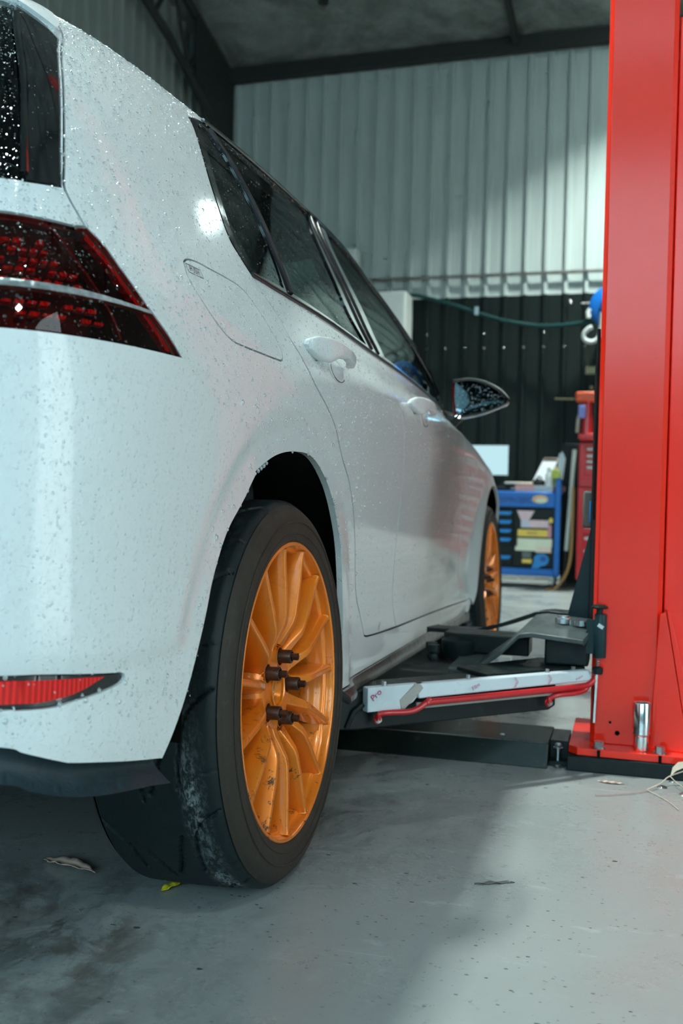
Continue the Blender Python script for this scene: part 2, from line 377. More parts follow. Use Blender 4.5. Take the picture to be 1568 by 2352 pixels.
# rear contour (X,y) for c0..c7 at some z keys
RK=[.19,.29,.40,.55,.70,.80,.865,.92,.985,1.09,1.20,1.30,1.365,1.402,1.43,1.448,1.455]
RC={
.19:[(-.895,-.74),(-.6,-.735),(-.35,-.72),(-.22,-.70),(-.15,-.655),(-.10,-.57),(-.085,-.43),(-.09,-.2)],
.29:[(-.895,-.79),(-.6,-.78),(-.35,-.765),(-.2,-.74),(-.11,-.685),(-.05,-.59),(-.022,-.44),(-.02,-.2)],
.40:[(-.895,-.81),(-.6,-.80),(-.35,-.785),(-.2,-.755),(-.10,-.70),(-.038,-.60),(-.012,-.45),(-.01,-.2)],
.55:[(-.895,-.812),(-.6,-.803),(-.35,-.788),(-.2,-.76),(-.10,-.702),(-.040,-.60),(-.012,-.45),(-.005,-.2)],
.70:[(-.895,-.80),(-.6,-.79),(-.35,-.772),(-.2,-.742),(-.10,-.688),(-.044,-.592),(-.016,-.45),(-.002,-.2)],
.80:[(-.895,-.775),(-.6,-.768),(-.35,-.75),(-.19,-.72),(-.102,-.67),(-.052,-.582),(-.023,-.45),(-.006,-.2)],
.865:[(-.895,-.755),(-.6,-.75),(-.35,-.732),(-.195,-.70),(-.11,-.655),(-.064,-.572),(-.034,-.445),(-.016,-.2)],
.92:[(-.895,-.728),(-.6,-.722),(-.35,-.705),(-.205,-.675),(-.125,-.632),(-.082,-.56),(-.052,-.435),(-.032,-.2)],
.985:[(-.895,-.695),(-.6,-.688),(-.37,-.67),(-.23,-.642),(-.155,-.60),(-.113,-.54),(-.082,-.42),(-.060,-.2)],
1.09:[(-.895,-.65),(-.6,-.642),(-.39,-.622),(-.265,-.595),(-.198,-.558),(-.160,-.502),(-.132,-.40),(-.108,-.2)],
1.20:[(-.895,-.60),(-.6,-.59),(-.42,-.57),(-.305,-.542),(-.243,-.508),(-.208,-.458),(-.182,-.37),(-.160,-.19)],
1.30:[(-.895,-.56),(-.62,-.548),(-.45,-.525),(-.345,-.495),(-.288,-.462),(-.255,-.415),(-.232,-.335),(-.213,-.17)],
1.365:[(-.895,-.53),(-.64,-.515),(-.48,-.49),(-.375,-.455),(-.318,-.42),(-.288,-.375),(-.268,-.30),(-.252,-.15)],
1.402:[(-.895,-.48),(-.66,-.465),(-.51,-.44),(-.41,-.405),(-.36,-.37),(-.333,-.33),(-.315,-.27),(-.302,-.14)],
1.43:[(-.895,-.36),(-.71,-.345),(-.59,-.32),(-.51,-.29),(-.47,-.26),(-.45,-.23),(-.44,-.18),(-.43,-.08)],
1.448:[(-.895,-.2),(-.79,-.19),(-.73,-.17),(-.69,-.14),(-.67,-.11),(-.66,-.09),(-.655,-.05),(-.65,0.02)],
1.455:[(-.895,-.05),(-.895,-.03),(-.895,0),(-.895,.02),(-.895,.04),(-.895,.06),(-.895,.09),(-.895,.14)],
}
WZ=[.92,.985,1.09,1.158,1.20,1.26,1.30,1.36,1.402,1.43,1.448,1.455]
WY=[2.05,1.95,1.78,1.66,1.56,1.40,1.30,1.13,.97,.93,.9,.88]
WX=[-.075,-.095,-.12,-.142,-.165,-.20,-.218,-.245,-.295,-.42,-.65,-.895]
def build_grid():
    G=np.zeros((18,17,3))
    for i,z in enumerate(ZR):
        # rear
        zr=z
        k=[np.interp(z,RK,[RC[q][c][a] for q in RK]) for c in range(8) for a in (0,1)]
        for c in range(8):
            drop=0
            if z>1.2: drop=.028*min(1,(z-1.2)/.18)*[1.25,1.22,1.18,1.1,1.05,1,.95,.7][c]
            G[i,c]=(k[2*c],k[2*c+1],z-drop)
        # side
        if i<=9:
            ys=[.2,.6,1.05,1.6,2.12,2.63,3.0]
            for j,y in enumerate(ys):
                x=XR[i]
                front=max(0,(y-1.6)/1.4)
                zz=z
                if i>=6:  # shoulder falls to hood
                    f=max(0,(y-1.6)/1.4)
                    tgt=[.70,.74,.765,.785][i-6] if False else [.735,.765,.785,.80][i-6]
                    zz=lerp(z,tgt,min(1,f)**1.25)
                    x=x-[0,.004,.02,.05][i-6]*min(1,f)
                if i==9: x=x-.025*min(1,max(0,(y-.4)/1.2)); zz=zz-.022*min(1,max(0,(y-.2)/1.4))
                if i==8: zz=zz-.012*min(1,max(0,(y-.2)/1.4))
                # end taper
                x=x-.06*max(0,(y-2.3)/.7)**1.5
                G[i,8+j]=(x,y,zz)
            zz=G[i,14,2]
            G[i,15]=(-.16-.1*(i>=7),3.33-.02*max(0,i-6),zz-.03)
            G[i,16]=(-.895,3.48-.05*max(0,i-5),zz-.03)
            if i<2: G[i,15,1]-=.03
        else:
            wy=itp(z,WZ,WY);wx=itp(z,WZ,WX)
            y7=G[i,7,1]
            for j,t in enumerate([.2,.41,.68]):
                y=lerp(y7,wy,t)
                zdrop=(.035*min(1,(z-1.2)/.18) if z>1.2 else 0)*[.35,.1,0][j]
                xs=lerp(XR[i],wx,[0,0.03,.3][j]) if i<=14 else XR[i]
                G[i,8+j]=(xs,y,z-zdrop)
            G[i,11]=(wx,wy-.02,z)
            s=(-.895-wx)
            G[i,12]=(wx+s*.10,wy+.10,z+.0)
            G[i,13]=(wx+s*.30,wy+.19,z+.008)
            G[i,14]=(wx+s*.55,wy+.25,z+.012)
            G[i,15]=(wx+s*.80,wy+.28,z+.014)
            G[i,16]=(-.895,wy+.29,z+.014)
            if i==10:
                G[i,11]=(-.10,1.86,1.035)
                G[i,12]=(-.15,2.02,.985)
                G[i,13]=(-.30,2.12,.99);G[i,14]=(-.5,2.19,1.0);G[i,15]=(-.7,2.22,1.0);G[i,16]=(-.895,2.23,1.0)
    return G
def bs(t):
    return np.stack([(1-t)**3,3*t**3-6*t*t+4,-3*t**3+3*t*t+3*t+1,t**3],-1)/6.
def pad(G):
    G=np.concatenate([2*G[:1]-G[1:2],G,2*G[-1:]-G[-2:-1]],0)
    G=np.concatenate([2*G[:,:1]-G[:,1:2],G,2*G[:,-1:]-G[:,-2:-1]],1)
    return G
class Surf:
    def __init__(s):
        G=build_grid();P=G.copy()
        V,U=np.mgrid[0:18,0:17]
        for _ in range(3):
            s.P=pad(P)
            P=P+.75*(G-s.raw(U.ravel(),V.ravel()).reshape(G.shape))
        s.P=pad(P)
    def raw(s,u,v):
        u=np.clip(np.asarray(u,float),0,15.9999);v=np.clip(np.asarray(v,float),0,16.9999)
        iu=u.astype(int);iv=v.astype(int)
        bu=bs(u-iu);bv=bs(v-iv)
        o=0
        for a in range(4):
            for b in range(4):
                o=o+s.P[iv+a,iu+b]*(bv[:,a]*bu[:,b])[:,None]
        return o
    def __call__(s,u,v):
        q=s.raw(u,v)
        y=q[:,1];z=q[:,2];X=q[:,0]
        side=np.clip((X+.30)/.2,0,1)
        for yc,zc in ((0,.327),(2.63,.327)):
            r=np.hypot(y-yc,z-zc)
            up=np.clip((z-.15)/.1,0,1)
            fl=np.exp(-(np.maximum(r-.395,0)/.055)**2)*up
            tgt=-.004+.0*r
            q[:,0]=q[:,0]+fl*side*np.clip(tgt-q[:,0],-.03,.05)*(z<.85)
        # tornado crease under the handles
        zc=.858-.012*y
        amt=.006*np.exp(-((z-zc)/.012)**2)*np.clip((y+.3)/.3,0,1)*np.clip((2.4-y)/.3,0,1)
        q[:,0]+=amt*(z>zc)*0+amt*.0
        return q
S=Surf()
# ------------------------------------------------------------------ the car
SU,SV=.28,.09
def Snorm(u,v):
    e=2e-3; a=S(u+e,v)-S(u-e,v); b=S(u,v+e)-S(u,v-e); n=np.cross(a,b)
    return n/np.maximum(1e-12,np.linalg.norm(n,axis=1))[:,None]
_n=Snorm(np.array([8.]),np.array([6.]))[0]; NS=1 if _n[0]>0 else -1
def yz(y,z,u0=None,v0=None):
    # surface parameters of a side point given as (y,z)
    best=None
    if u0 is None:
        us,vs=np.meshgrid(np.linspace(5.2,14.6,95),np.linspace(0,13.5,100)); q=S(us.ravel(),vs.ravel())
        i=((q[:,1]-y)**2+(q[:,2]-z)**2).argmin(); u0,v0=us.ravel()[i],vs.ravel()[i]
    u,v=u0,v0; e=1e-3
    for _ in range(10):
        q=S(np.array([u,u+e,u]),np.array([v,v,v+e])); r=np.array([y,z])-q[0,1:]
        J=np.array([(q[1,1:]-q[0,1:])/e,(q[2,1:]-q[0,1:])/e]).T
        try: d=np.linalg.solve(J,r)
        except Exception: break
        d=np.clip(d,-.3,.3); u=float(np.clip(u+d[0],0,15.9)); v=float(np.clip(v+d[1],0,16.9))
    return (u,v)
def area2(p):
    x,y=p[:,0],p[:,1]; return .5*np.sum(x*np.roll(y,-1)-np.roll(x,-1)*y)
def outline(*segs,step=.012):
    # segs: lists of uv points, each smoothed on its own, meeting at corners
    P=[]
    for s in segs:
        c=cr([np.array(q,float) for q in s],8) if len(s)>2 else [np.array(q,float) for q in s]
        c=[np.array(q) for q in c]
        if P and np.hypot(*((c[0]-P[-1])*[SU,SV]))<1e-4: c=c[1:]
        P+=c
    if np.hypot(*((P[0]-P[-1])*[SU,SV]))<1e-4: P=P[:-1]
    out=[]
    for a,b in zip(P,P[1:]+P[:1]):
        L=np.hypot(*((b-a)*[SU,SV])); n=max(1,int(L/step))
        for k in range(n): out.append(a+(b-a)*k/n)
    out=np.array(out)
    return out if area2(out)>0 else out[::-1]
def shrink(P,g):
    # move an outline inwards by g metres, measured on the surface
    u,v=P[:,0],P[:,1]; q=S(u,v); T=np.roll(q,-1,0)-np.roll(q,1,0); T/=np.maximum(1e-9,np.linalg.norm(T,axis=1))[:,None]
    n=Snorm(u,v); side=np.cross(n,T); e=1e-3
    Ju=(S(u+e,v)-S(u-e,v))/(2*e); Jv=(S(u,v+e)-S(u,v-e))/(2*e)
    a=(Ju*Ju).sum(1);b=(Ju*Jv).sum(1);c=(Jv*Jv).sum(1);r1=(Ju*side).sum(1);r2=(Jv*side).sum(1);D=a*c-b*b+1e-12
    du=(c*r1-b*r2)/D; dv=(a*r2-b*r1)/D
    lim=(u<.02)|(u>15.9)
    du=np.where(lim,0,du); 
    return np.stack([u+np.clip(du*g,-.2,.2),v+np.clip(dv*g,-.3,.3)],1)
def inside(P,x,y):
    c=np.zeros(len(x),bool); n=len(P)
    for i in range(n):
        x1,y1=P[i];x2,y2=P[(i+1)%n]
        if y1==y2: continue
        k=((y1>y)!=(y2>y)); c^= k&(x<(x2-x1)*(y-y1)/(y2-y1)+x1)
    return c
MIRROR=Matrix.Diagonal((-1,1,1,1))
def patch(name,P,mat,parent,holes=(),off=0.0,gap=.0021,flange=.012,du=.085,dv=.12,mirror=False,offf=None,label=None):
    P=shrink(P,gap) if gap else P
    H=[shrink(h,-gap)  if gap else h for h in holes]
    loops=[P]+H; verts=[];edges=[]
    for L in loops:
        n0=len(verts); verts+=[Vector((float(p[0])*SU,float(p[1])*SV)) for p in L]; m=len(L); edges+=[(n0+i,n0+(i+1)%m) for i in range(m)]
    nb=len(verts)
    lo=P.min(0);hi=P.max(0)
    gu,gv=np.meshgrid(np.arange(lo[0]+du/2,hi[0],du),np.arange(lo[1]+dv/2,hi[1],dv)); gu=gu.ravel();gv=gv.ravel()
    k=inside(P,gu,gv)
    for h in H: k&=~inside(h,gu,gv)
    gu=gu[k];gv=gv[k]
    B=np.concatenate(loops); 
    if len(gu):
        dm=np.full(len(gu),9.)
        for i in range(0,len(B),200):
            bb=B[i:i+200]; dm=np.minimum(dm,np.hypot((gu[:,None]-bb[None,:,0])*SU,(gv[:,None]-bb[None,:,1])*SV).min(1))
        k=dm>.006; gu=gu[k];gv=gv[k]
    verts+=[Vector((float(a)*SU,float(b)*SV)) for a,b in zip(gu,gv)]
    r=delaunay_2d_cdt(verts,edges,[],0,1e-6)
    V=np.array([[p[0]/SU,p[1]/SV] for p in r[0]]); Fc=np.array([f for f in r[2] if len(f)==3])
    cen=V[Fc].mean(1); k=inside(P,cen[:,0],cen[:,1])
    for h in H: k&=~inside(h,cen[:,0],cen[:,1])
    Fc=Fc[k]
    Q=S(V[:,0],V[:,1]); Nn=Snorm(V[:,0],V[:,1])*NS
    o_=off if offf is None else offf(Q,V)
    Q=Q+Nn*(o_[:,None] if isinstance(o_,np.ndarray) else o_)
    a=Q[Fc[:,0]];nn=np.cross(Q[Fc[:,1]]-a,Q[Fc[:,2]]-a); flip=(nn*Nn[Fc[:,0]]).sum(1)<0
    Fc[flip]=Fc[flip][:,::-1]
    faces=[tuple(f) for f in Fc]
    vs=Q
    if flange:
        # border edges get a folded lip going inwards
        cnt={}
        for f in faces:
            for i in range(3):
                e=(f[i],f[(i+1)%3]); cnt[e]=1
        be=[e for e in cnt if (e[1],e[0]) not in cnt]
        idx={};top={};add=[]
        for a_,b_ in be:
            for w in (a_,b_):
                if w not in idx:
                    top[w]=len(vs)+len(add); add.append(Q[w]); idx[w]=len(vs)+len(add); add.append(Q[w]-Nn[w]*flange)
        vs=np.concatenate([Q,np.array(add)])
        for a_,b_ in be: faces.append((top[b_],top[a_],idx[a_],idx[b_]))
    out=[]
    o=link(name,vs,faces,mat,parent,auto=0); out.append(o)
    if label: o['label']=label
    if mirror:
        vm=vs.copy(); vm[:,0]=-1.79-vm[:,0]
        o2=link(name,vm,[f[::-1] for f in faces],mat,parent,auto=0); out.append(o2)
    return out
car=empty('car',(-.895,1.315,0)); tag(car,'white hatchback with orange wheels and water beads, parked beside the red lift post','car')
# --- lines shared by panels (u,v)
bumpL=[(6.08,6.49),(6.28,6.03),(6.54,5.74),(6.73,5.48),(6.87,5.27),(6.93,5.1),(6.99,4.93)]
a_re=[yz(*p) for p in [(-.48,.319),(-.437,.388),(-.398,.46),(-.378,.50),(-.359,.541),(-.316,.60),(-.251,.649),(-.197,.676)]]
a_re[0]=(5.80,2.30); a_re[-1]=(6.99,4.93)
a_fw=[(6.99,4.93)]+[yz(*p) for p in [(-.10,.722),(0,.733),(.10,.727),(.205,.678),(.27,.61),(.305,.545),(.326,.45),(.332,.38),(.325,.31),(.317,.27)]]
doorL=[(7.35,9.42),(7.39,9.27),(7.43,9.02),(7.49,8.71),(7.54,8.16),(7.61,7.74),(7.68,7.29),(7.78,6.76),(8.03,5.94),(8.18,5.37),(8.41,4.85),(8.61,4.22),(8.80,3.4),(8.93,3.0),(9.0,2.70)]
doorB=[(9.0,2.70),(9.02,2.56),(9.07,2.51)]
doorB2=[(9.07,2.51),(9.33,2.46),(9.78,2.39),(10.26,2.34),(10.79,2.27),(11.42,2.17),(12.0,2.06)]
dloR=[(7.65,12.51),(7.6,12.07),(7.37,10.99),(7.29,10.37),(7.26,9.9),(7.3,9.64),(7.35,9.42)]
dloB=[(7.35,9.42),(7.76,9.37),(8.43,9.36),(9.26,9.33),(9.94,9.33),(10.33,9.32),(10.81,9.34),(11.2,9.45)]
dloT=[(7.65,12.51),(8.06,12.98),(8.75,13.02),(9.71,13.07),(10.24,12.97),(10.75,12.7),(10.95,12.2),(10.99,11.6),(10.98,11.0),(11.0,10.4),(11.1,9.9),(11.2,9.45)]
af=[yz(2.63+dx,dz) for dx,dz in [(-.43,.27),(-.40,.33),(-.375,.38),(-.33,.47),(-.27,.57),(-.19,.66),(-.10,.71),(0,.728),(.10,.71),(.19,.66),(.27,.57),(.33,.47),(.37,.38)]]
tailO=[(5.02,8.97),(5.25,8.72),(5.41,8.31),(5.57,7.86),(5.74,7.39),(5.92,6.95),(6.08,6.49)]
hgap=[(5.02,8.97),(4.93,9.18),(4.84,9.37),(4.80,9.55),(4.90,9.89),(5.16,10.84),(5.38,11.7),(5.55,12.28),(5.54,12.62),(5.42,13.2)]
bumpB=[(0,2.95),(3.0,2.90),(3.95,2.79),(4.16,2.72),(4.62,2.56)]
bumpB2=[(4.62,2.56),(5.0,2.49),(5.4,2.4),(5.80,2.30)]
# bumper with its stepped lower edge
def step_bumper(Q,V):
    # the upper bulge stands proud of the lower band
    z=Q[:,2]; y=Q[:,1]
    zl=.459-.0*y; r=np.hypot(y,z-.327)
    up=1/(1+np.exp(-(z-zl)/.0035)); fl=1/(1+np.exp(-(r-.475)/.005)); side=np.clip((y+.62)/.12,0,1)
    return .006*up*(fl*side+(1-side))
bump_out=outline([(0,6.49),(3,6.49),(6.08,6.49)],bumpL,a_re[::-1],bumpB2[::-1],bumpB[::-1],[(0,2.95),(0,6.49)])
fogP=outline([(2.6,3.40),(3.95,3.37),(4.39,3.355),(5.10,3.30),(5.20,3.295)],[(5.20,3.295),(5.25,3.27),(5.23,3.24)],[(5.23,3.24),(5.16,3.215),(4.89,3.17),(4.63,3.14),(4.44,3.115),(4.09,3.12),(3.95,3.13),(2.6,3.13)],[(2.6,3.13),(2.6,3.40)],step=.006)
patch('rear_bumper',bump_out,M['white'],car,mirror=True,holes=[fogP],offf=step_bumper,du=.06,dv=.06)
fb=patch('reflector_bezel',fogP,M['blackgloss'],car,mirror=True,off=-.004,gap=0,flange=.01)[0]
fogI=outline([(2.7,3.365),(3.95,3.338),(4.39,3.32),(4.80,3.305),(5.03,3.29)],[(5.03,3.29),(4.8,3.215),(4.6,3.175),(4.3,3.15),(3.95,3.158),(2.7,3.158)],[(2.7,3.158),(2.7,3.365)],step=.006)
patch('reflector',fogI,M['redbar'],fb,off=-.0025,gap=0,flange=.003)
# black valance
valB=[(5.92,1.92),(5.56,2.02),(4.95,2.13),(4.59,2.22),(4.25,2.34),(3.95,2.46),(3.0,2.6),(0,2.6)]
valo=outline([(0,2.95),(3.0,2.90),(3.95,2.79),(4.16,2.72),(4.62,2.56)],[(4.62,2.56),(5.0,2.49),(5.4,2.4),(5.80,2.30)],[(5.80,2.30),(5.92,1.92)],valB,[(0,2.6),(0,2.95)])
def val_off(Q,V):
    vb=np.interp(V[:,0],[p[0] for p in valB[::-1]],[p[1] for p in valB[::-1]])
    t=np.clip((V[:,1]-vb)/.42,0,1)
    return -.014*np.sin(t*PI)**1.0-.008*t+.004*(t<.12)
patch('rear_valance',valo,M['blackplastic'],car,mirror=True,offf=val_off,gap=0,flange=.05,du=.05,dv=.03)
# tail gate
hg_o=outline([(0,9.45),(3.68,9.48),(4.05,9.47),(4.72,9.49)],[(4.72,9.49),(4.84,10.0),(5.0,10.6),(5.2,11.4),(5.41,12.18)],[(5.41,12.18),(5.05,12.55),(4.75,12.75),(4.45,12.98),(4.2,13.12),(3.6,13.2),(0,13.2)],[(0,13.2),(0,9.45)])
gate=outline([(0,8.98),(2.6,8.98),(3.63,8.97),(4.37,8.94),(4.78,8.93),(5.02,8.97)],hgap,[(5.42,13.2),(4.9,13.55),(4.5,13.72),(3.5,13.85),(0,13.85)],[(0,13.85),(0,8.98)])
patch('tailgate',gate,M['white'],car,mirror=True,holes=[hg_o])
gate2=outline([(0,6.49),(2.5,6.49)],[(2.5,6.49),(2.5,8.98)],[(2.5,8.98),(0,8.98)],[(0,8.98),(0,6.49)])
patch('tailgate_lower_skin',gate2,M['white'],car,mirror=True)
hgl=outline([(0,9.47),(3.68,9.5),(4.03,9.49)],[(4.03,9.49),(4.07,9.75),(4.16,10.3),(4.25,10.88),(4.32,11.9),(4.34,12.98)],[(4.34,12.98),(4.15,13.08),(3.6,13.16),(0,13.16)],[(0,13.16),(0,9.47)])
patch('rear_window',hgl,M['privacy'],car,mirror=True,off=-.002,gap=.0,flange=.004)
app=outline([(4.08,9.49),(4.4,9.49),(4.70,9.51)],[(4.70,9.51),(4.82,10.0),(4.98,10.6),(5.18,11.4),(5.38,12.15)],[(5.38,12.15),(5.04,12.52),(4.75,12.72),(4.45,12.94),(4.38,12.97)],[(4.38,12.97),(4.36,11.9),(4.29,10.88),(4.20,10.3),(4.11,9.75),(4.08,9.49)])
patch('rear_window_side_fin',app,M['blackgloss'],car,mirror=True,off=.001,gap=0,flange=.01)
def ridge(a,b,w,mat,name,off,n=14,par=None):
    A=[np.array(a),np.array(b)] if not isinstance(a,list) else a
    pts=cr(A,n); pts=np.array(pts); q=S(pts[:,0],pts[:,1])+Snorm(pts[:,0],pts[:,1])*NS*off
    return MB().tube([tuple(p) for p in q],w,10).out(name,mat,par or car)
ridge([(4.06,9.55),(4.10,9.8),(4.18,10.3),(4.27,10.88),(4.34,11.9),(4.36,12.45)],None,.0055,M['blackgloss'],'window_seal',.002)
ridge(hgap[1:-1],None,.0030,M['trim'],'tailgate_seal',-.006)
# gutter channel round the tail gate: white inner lip
# spoiler
sp=outline([(0,13.22),(3.6,13.22),(4.2,13.15),(4.45,13.02),(4.75,12.79),(5.05,12.60),(5.38,12.4)],[(5.38,12.4),(5.47,12.8),(5.36,13.18)],[(5.36,13.18),(4.9,13.5),(4.5,13.68),(3.5,13.8),(0,13.8)],[(0,13.8),(0,13.22)])
def spo(Q,V): return .006+.035*np.clip((4.3-V[:,0])/2.0,0,1)*np.clip(1-(V[:,1]-13.15)/.65,0,1)
patch('roof_spoiler',sp,M['white'],car,mirror=True,offf=spo,gap=0,flange=.04)
# tail lamp
tl=outline([(2.55,8.97),(3.63,8.96),(4.37,8.93),(4.78,8.92),(5.0,8.95)],tailO,[(6.08,6.49),(4.3,6.49),(2.55,6.49)],[(2.55,6.49),(2.55,8.97)],step=.008)
lamp=patch('tail_lamp',tl,M['lampblack'],car,off=-.020,gap=.001,flange=.004,mirror=False)[0]
lamp['label']='dark red wraparound tail lamp with rows of red bars'
def bar(pts,mat,off,name,w=.5,th=.008):
    patch(name,outline(*pts,step=.006),mat,lamp,off=off,gap=0,flange=th,du=.05,dv=.05)
rows=[(8.57,3.0,4.27,7),(8.38,3.3,4.48,7),(8.15,3.3,4.62,8),(7.92,3.4,4.75,8),(7.67,3.5,4.80,8),(7.14,3.4,4.97,9),(6.89,3.4,5.06,9)]
for v,u0,u1,n in rows:
    uu=np.linspace(u0,u1,n+1)
    for i in range(n):
        a=uu[i]+(.03 if i else 0); b=uu[i+1]-.02; h=.032+.014*((i+int(v*10))%2)
        if (i+int(v*7))%5==4: continue
        bar(([(a,v-h),(b,v-h)],[(b,v-h),(b+.02,v+h)],[(b+.02,v+h),(a+.02,v+h)],[(a+.02,v+h),(a,v-h)]),M['redbar'],-.008,'light_bar')
bar(([(3.0,7.37),(4.22,7.37),(4.91,7.37),(5.4,7.36),(5.74,7.33)],[(5.74,7.33),(5.71,7.41)],[(5.71,7.41),(4.93,7.50),(4.22,7.52),(3.0,7.53)],[(3.0,7.53),(3.0,7.37)]),M['lampclear'],.0016,'clear_strip')
bar(([(2.8,8.9),(4.2,8.86),(4.5,8.72),(4.67,8.39),(4.84,8.01),(5.02,7.51),(5.16,7.05),(5.24,6.62)],[(5.24,6.62),(5.27,6.63)],[(5.27,6.63),(5.19,7.06),(5.05,7.52),(4.87,8.03),(4.70,8.42),(4.53,8.77),(4.2,8.90),(2.8,8.94)],[(2.8,8.94),(2.8,8.9)]),colm('lamp_rib',(.20,.02,.02),.3),-.004,'lamp_rib')
bar(([(5.05,8.90),(5.3,8.5),(5.55,7.8),(5.85,7.0),(6.0,6.6)],[(6.0,6.6),(5.93,6.6)],[(5.93,6.6),(5.80,6.95),(5.50,7.75),(5.25,8.42),(5.0,8.80)],[(5.0,8.80),(5.05,8.90)]),M['redbar'],-.006,'outer_reflector')
patch('lamp_lens',tl,M['lens'],lamp,off=.0005,gap=.002,flange=.006)
# mirrored lamp for the far side
tlm=patch('tail_lamp',tl,colm('lamp_dark_red',(.16,.012,.010),.12,coat=1),car,off=-.002,gap=.001,flange=.01,mirror=True); bpy.data.objects.remove(tlm[0])
# side frame: quarter, sill, roof
wsB=[(11.38,9.55),(11.48,10.2),(11.46,11.2),(11.44,12.3),(11.6,13.3)]
side=outline(bumpL,a_fw,[a_fw[-1],(8.4,1.72),(9.3,1.70),(10.5,1.62),(12.1,1.38)],[(12.1,1.38),(12.1,2.06),(12.0,2.06)],doorB2[::-1],doorB[::-1],doorL[::-1],dloR[::-1],dloT,
   [(11.2,9.45),(11.38,9.55)],wsB,[(11.6,13.3),(13,13.3),(15.95,13.3)],[(15.95,13.3),(15.95,16.95)],[(15.95,16.95),(0,16.95)],[(0,16.95),(0,13.85)],[(0,13.85),(3.5,13.85),(4.5,13.72),(4.9,13.55),(5.42,13.2)],hgap[::-1],tailO)
fuel=outline([(6.47,8.98),(6.53,9.06),(6.65,9.1),(6.83,9.08),(6.99,9.06),(7.11,9.02),(7.19,8.9),(7.26,8.59),(7.31,8.23),(7.36,7.81),(7.375,7.48),(7.35,7.31),(7.30,7.28),(7.1,7.29),(6.91,7.31),(6.80,7.35),(6.70,7.53),(6.60,7.89),(6.51,8.32),(6.45,8.69),(6.47,8.98)],step=.006)
def flare_off(Q,V):
    y=Q[:,1];z=Q[:,2]; r=np.hypot(y,z-.327)
    m=(z<.80)&(y<.6)
    return np.where(m,-.0045/(1+np.exp((r-.468)/.005)),0.)
body=patch('side_frame',side,M['white'],car,holes=[fuel],offf=flare_off,mirror=True)[0]
flap=patch('fuel_flap',fuel,M['white'],car,gap=.0012,off=0,flange=.01,du=.05,dv=.08)[0]
flap['label']='fuel filler flap with a PUSH mark'
# dark backing behind the gaps
patch('inner_structure',outline([(4.9,2.6),(4.9,8.8)],[(4.9,8.8),(6.0,9.2),(7.2,9.3),(11.3,9.3),(14,8.5)],[(14,8.5),(14,5.6)],[(14,5.6),(12.9,5.3),(12.1,4.0),(12.0,1.8)],[(12.0,1.8),(8.6,1.8)],[(8.6,1.8),(8.5,4.0),(8.0,5.3),(7.5,5.6),(7.0,5.4),(6.5,4.9),(6.0,3.6),(5.6,2.6)],[(5.6,2.6),(4.9,2.6)]),M['liner'],car,off=-.014,gap=0,flange=0,mirror=True)
# doors
bL=[(9.44,9.33),(9.46,8.4),(9.5,7.2),(9.56,5.8),(9.6,4.2),(9.68,3.2),(9.76,2.40)]
fL=[(11.2,9.45),(11.36,8.6),(11.42,7),(11.5,5),(11.6,3.5),(11.75,2.11)]
rd=outline(doorL,doorB,[(9.07,2.51),(9.33,2.46),(9.76,2.40)],bL[::-1],[(9.44,9.33),(9.26,9.33),(8.43,9.36),(7.76,9.37),(7.35,9.42)])
patch('rear_door',rd,M['white'],car,mirror=True)
fd=outline([(9.76,2.40),(10.26,2.34),(10.79,2.27),(11.42,2.17),(11.75,2.11)],fL[::-1],[(11.2,9.45),(10.81,9.34),(10.33,9.32),(9.94,9.33),(9.44,9.33)],bL)
patch('front_door',fd,M['white'],car,mirror=True)
fen=outline([(11.2,9.45),(11.38,9.55),(12.2,9.2),(13,9.1),(14.5,9.0)],[(14.5,9.0),(14.6,8.0),(14.5,6.8)],[(14.5,6.8),(14.45,5.6)],[(14.45,5.6),(14.2,4.6),af[-3]],af[::-1][2:],[af[0],(12.1,2.06),(12.0,2.06),(11.75,2.11)],fL[::-1])
patch('front_fender',fen,M['white'],car,mirror=True)
hood=outline([(11.45,9.65),(12.2,9.28),(13,9.18),(14.5,9.08),(15.95,9.0)],[(15.95,9.0),(15.95,10.1)],[(15.95,10.1),(13,10.1),(11.6,10.15)],[(11.6,10.15),(11.45,9.65)])
patch('bonnet',hood,M['white'],car,mirror=True)
fbm=outline([(14.5,6.8),(15.95,6.8)],[(15.95,6.8),(15.95,.8)],[(15.95,.8),(14.6,.8),af[-1]],[af[-1],af[-2],af[-3]],[af[-3],(14.2,4.6),(14.45,5.6)],[(14.45,5.6),(14.5,6.8)])
patch('front_bumper',fbm,M['white'],car,mirror=True)
patch('headlamp',outline([(14.52,6.85),(15.95,6.85)],[(15.95,6.85),(15.95,8.95)],[(15.95,8.95),(14.52,8.95)],[(14.52,8.95),(14.62,8.0),(14.52,6.85)]),M['blackgloss'],car,mirror=True)
patch('windscreen',outline([(11.65,10.2),(13,10.15),(15.95,10.15)],[(15.95,10.15),(15.95,13.25)],[(15.95,13.25),(13,13.25),(11.7,13.2)],[(11.7,13.2),(11.56,12.3),(11.58,11.2),(11.65,10.2)]),M['glass'],car,off=-.002,flange=.004,mirror=True)
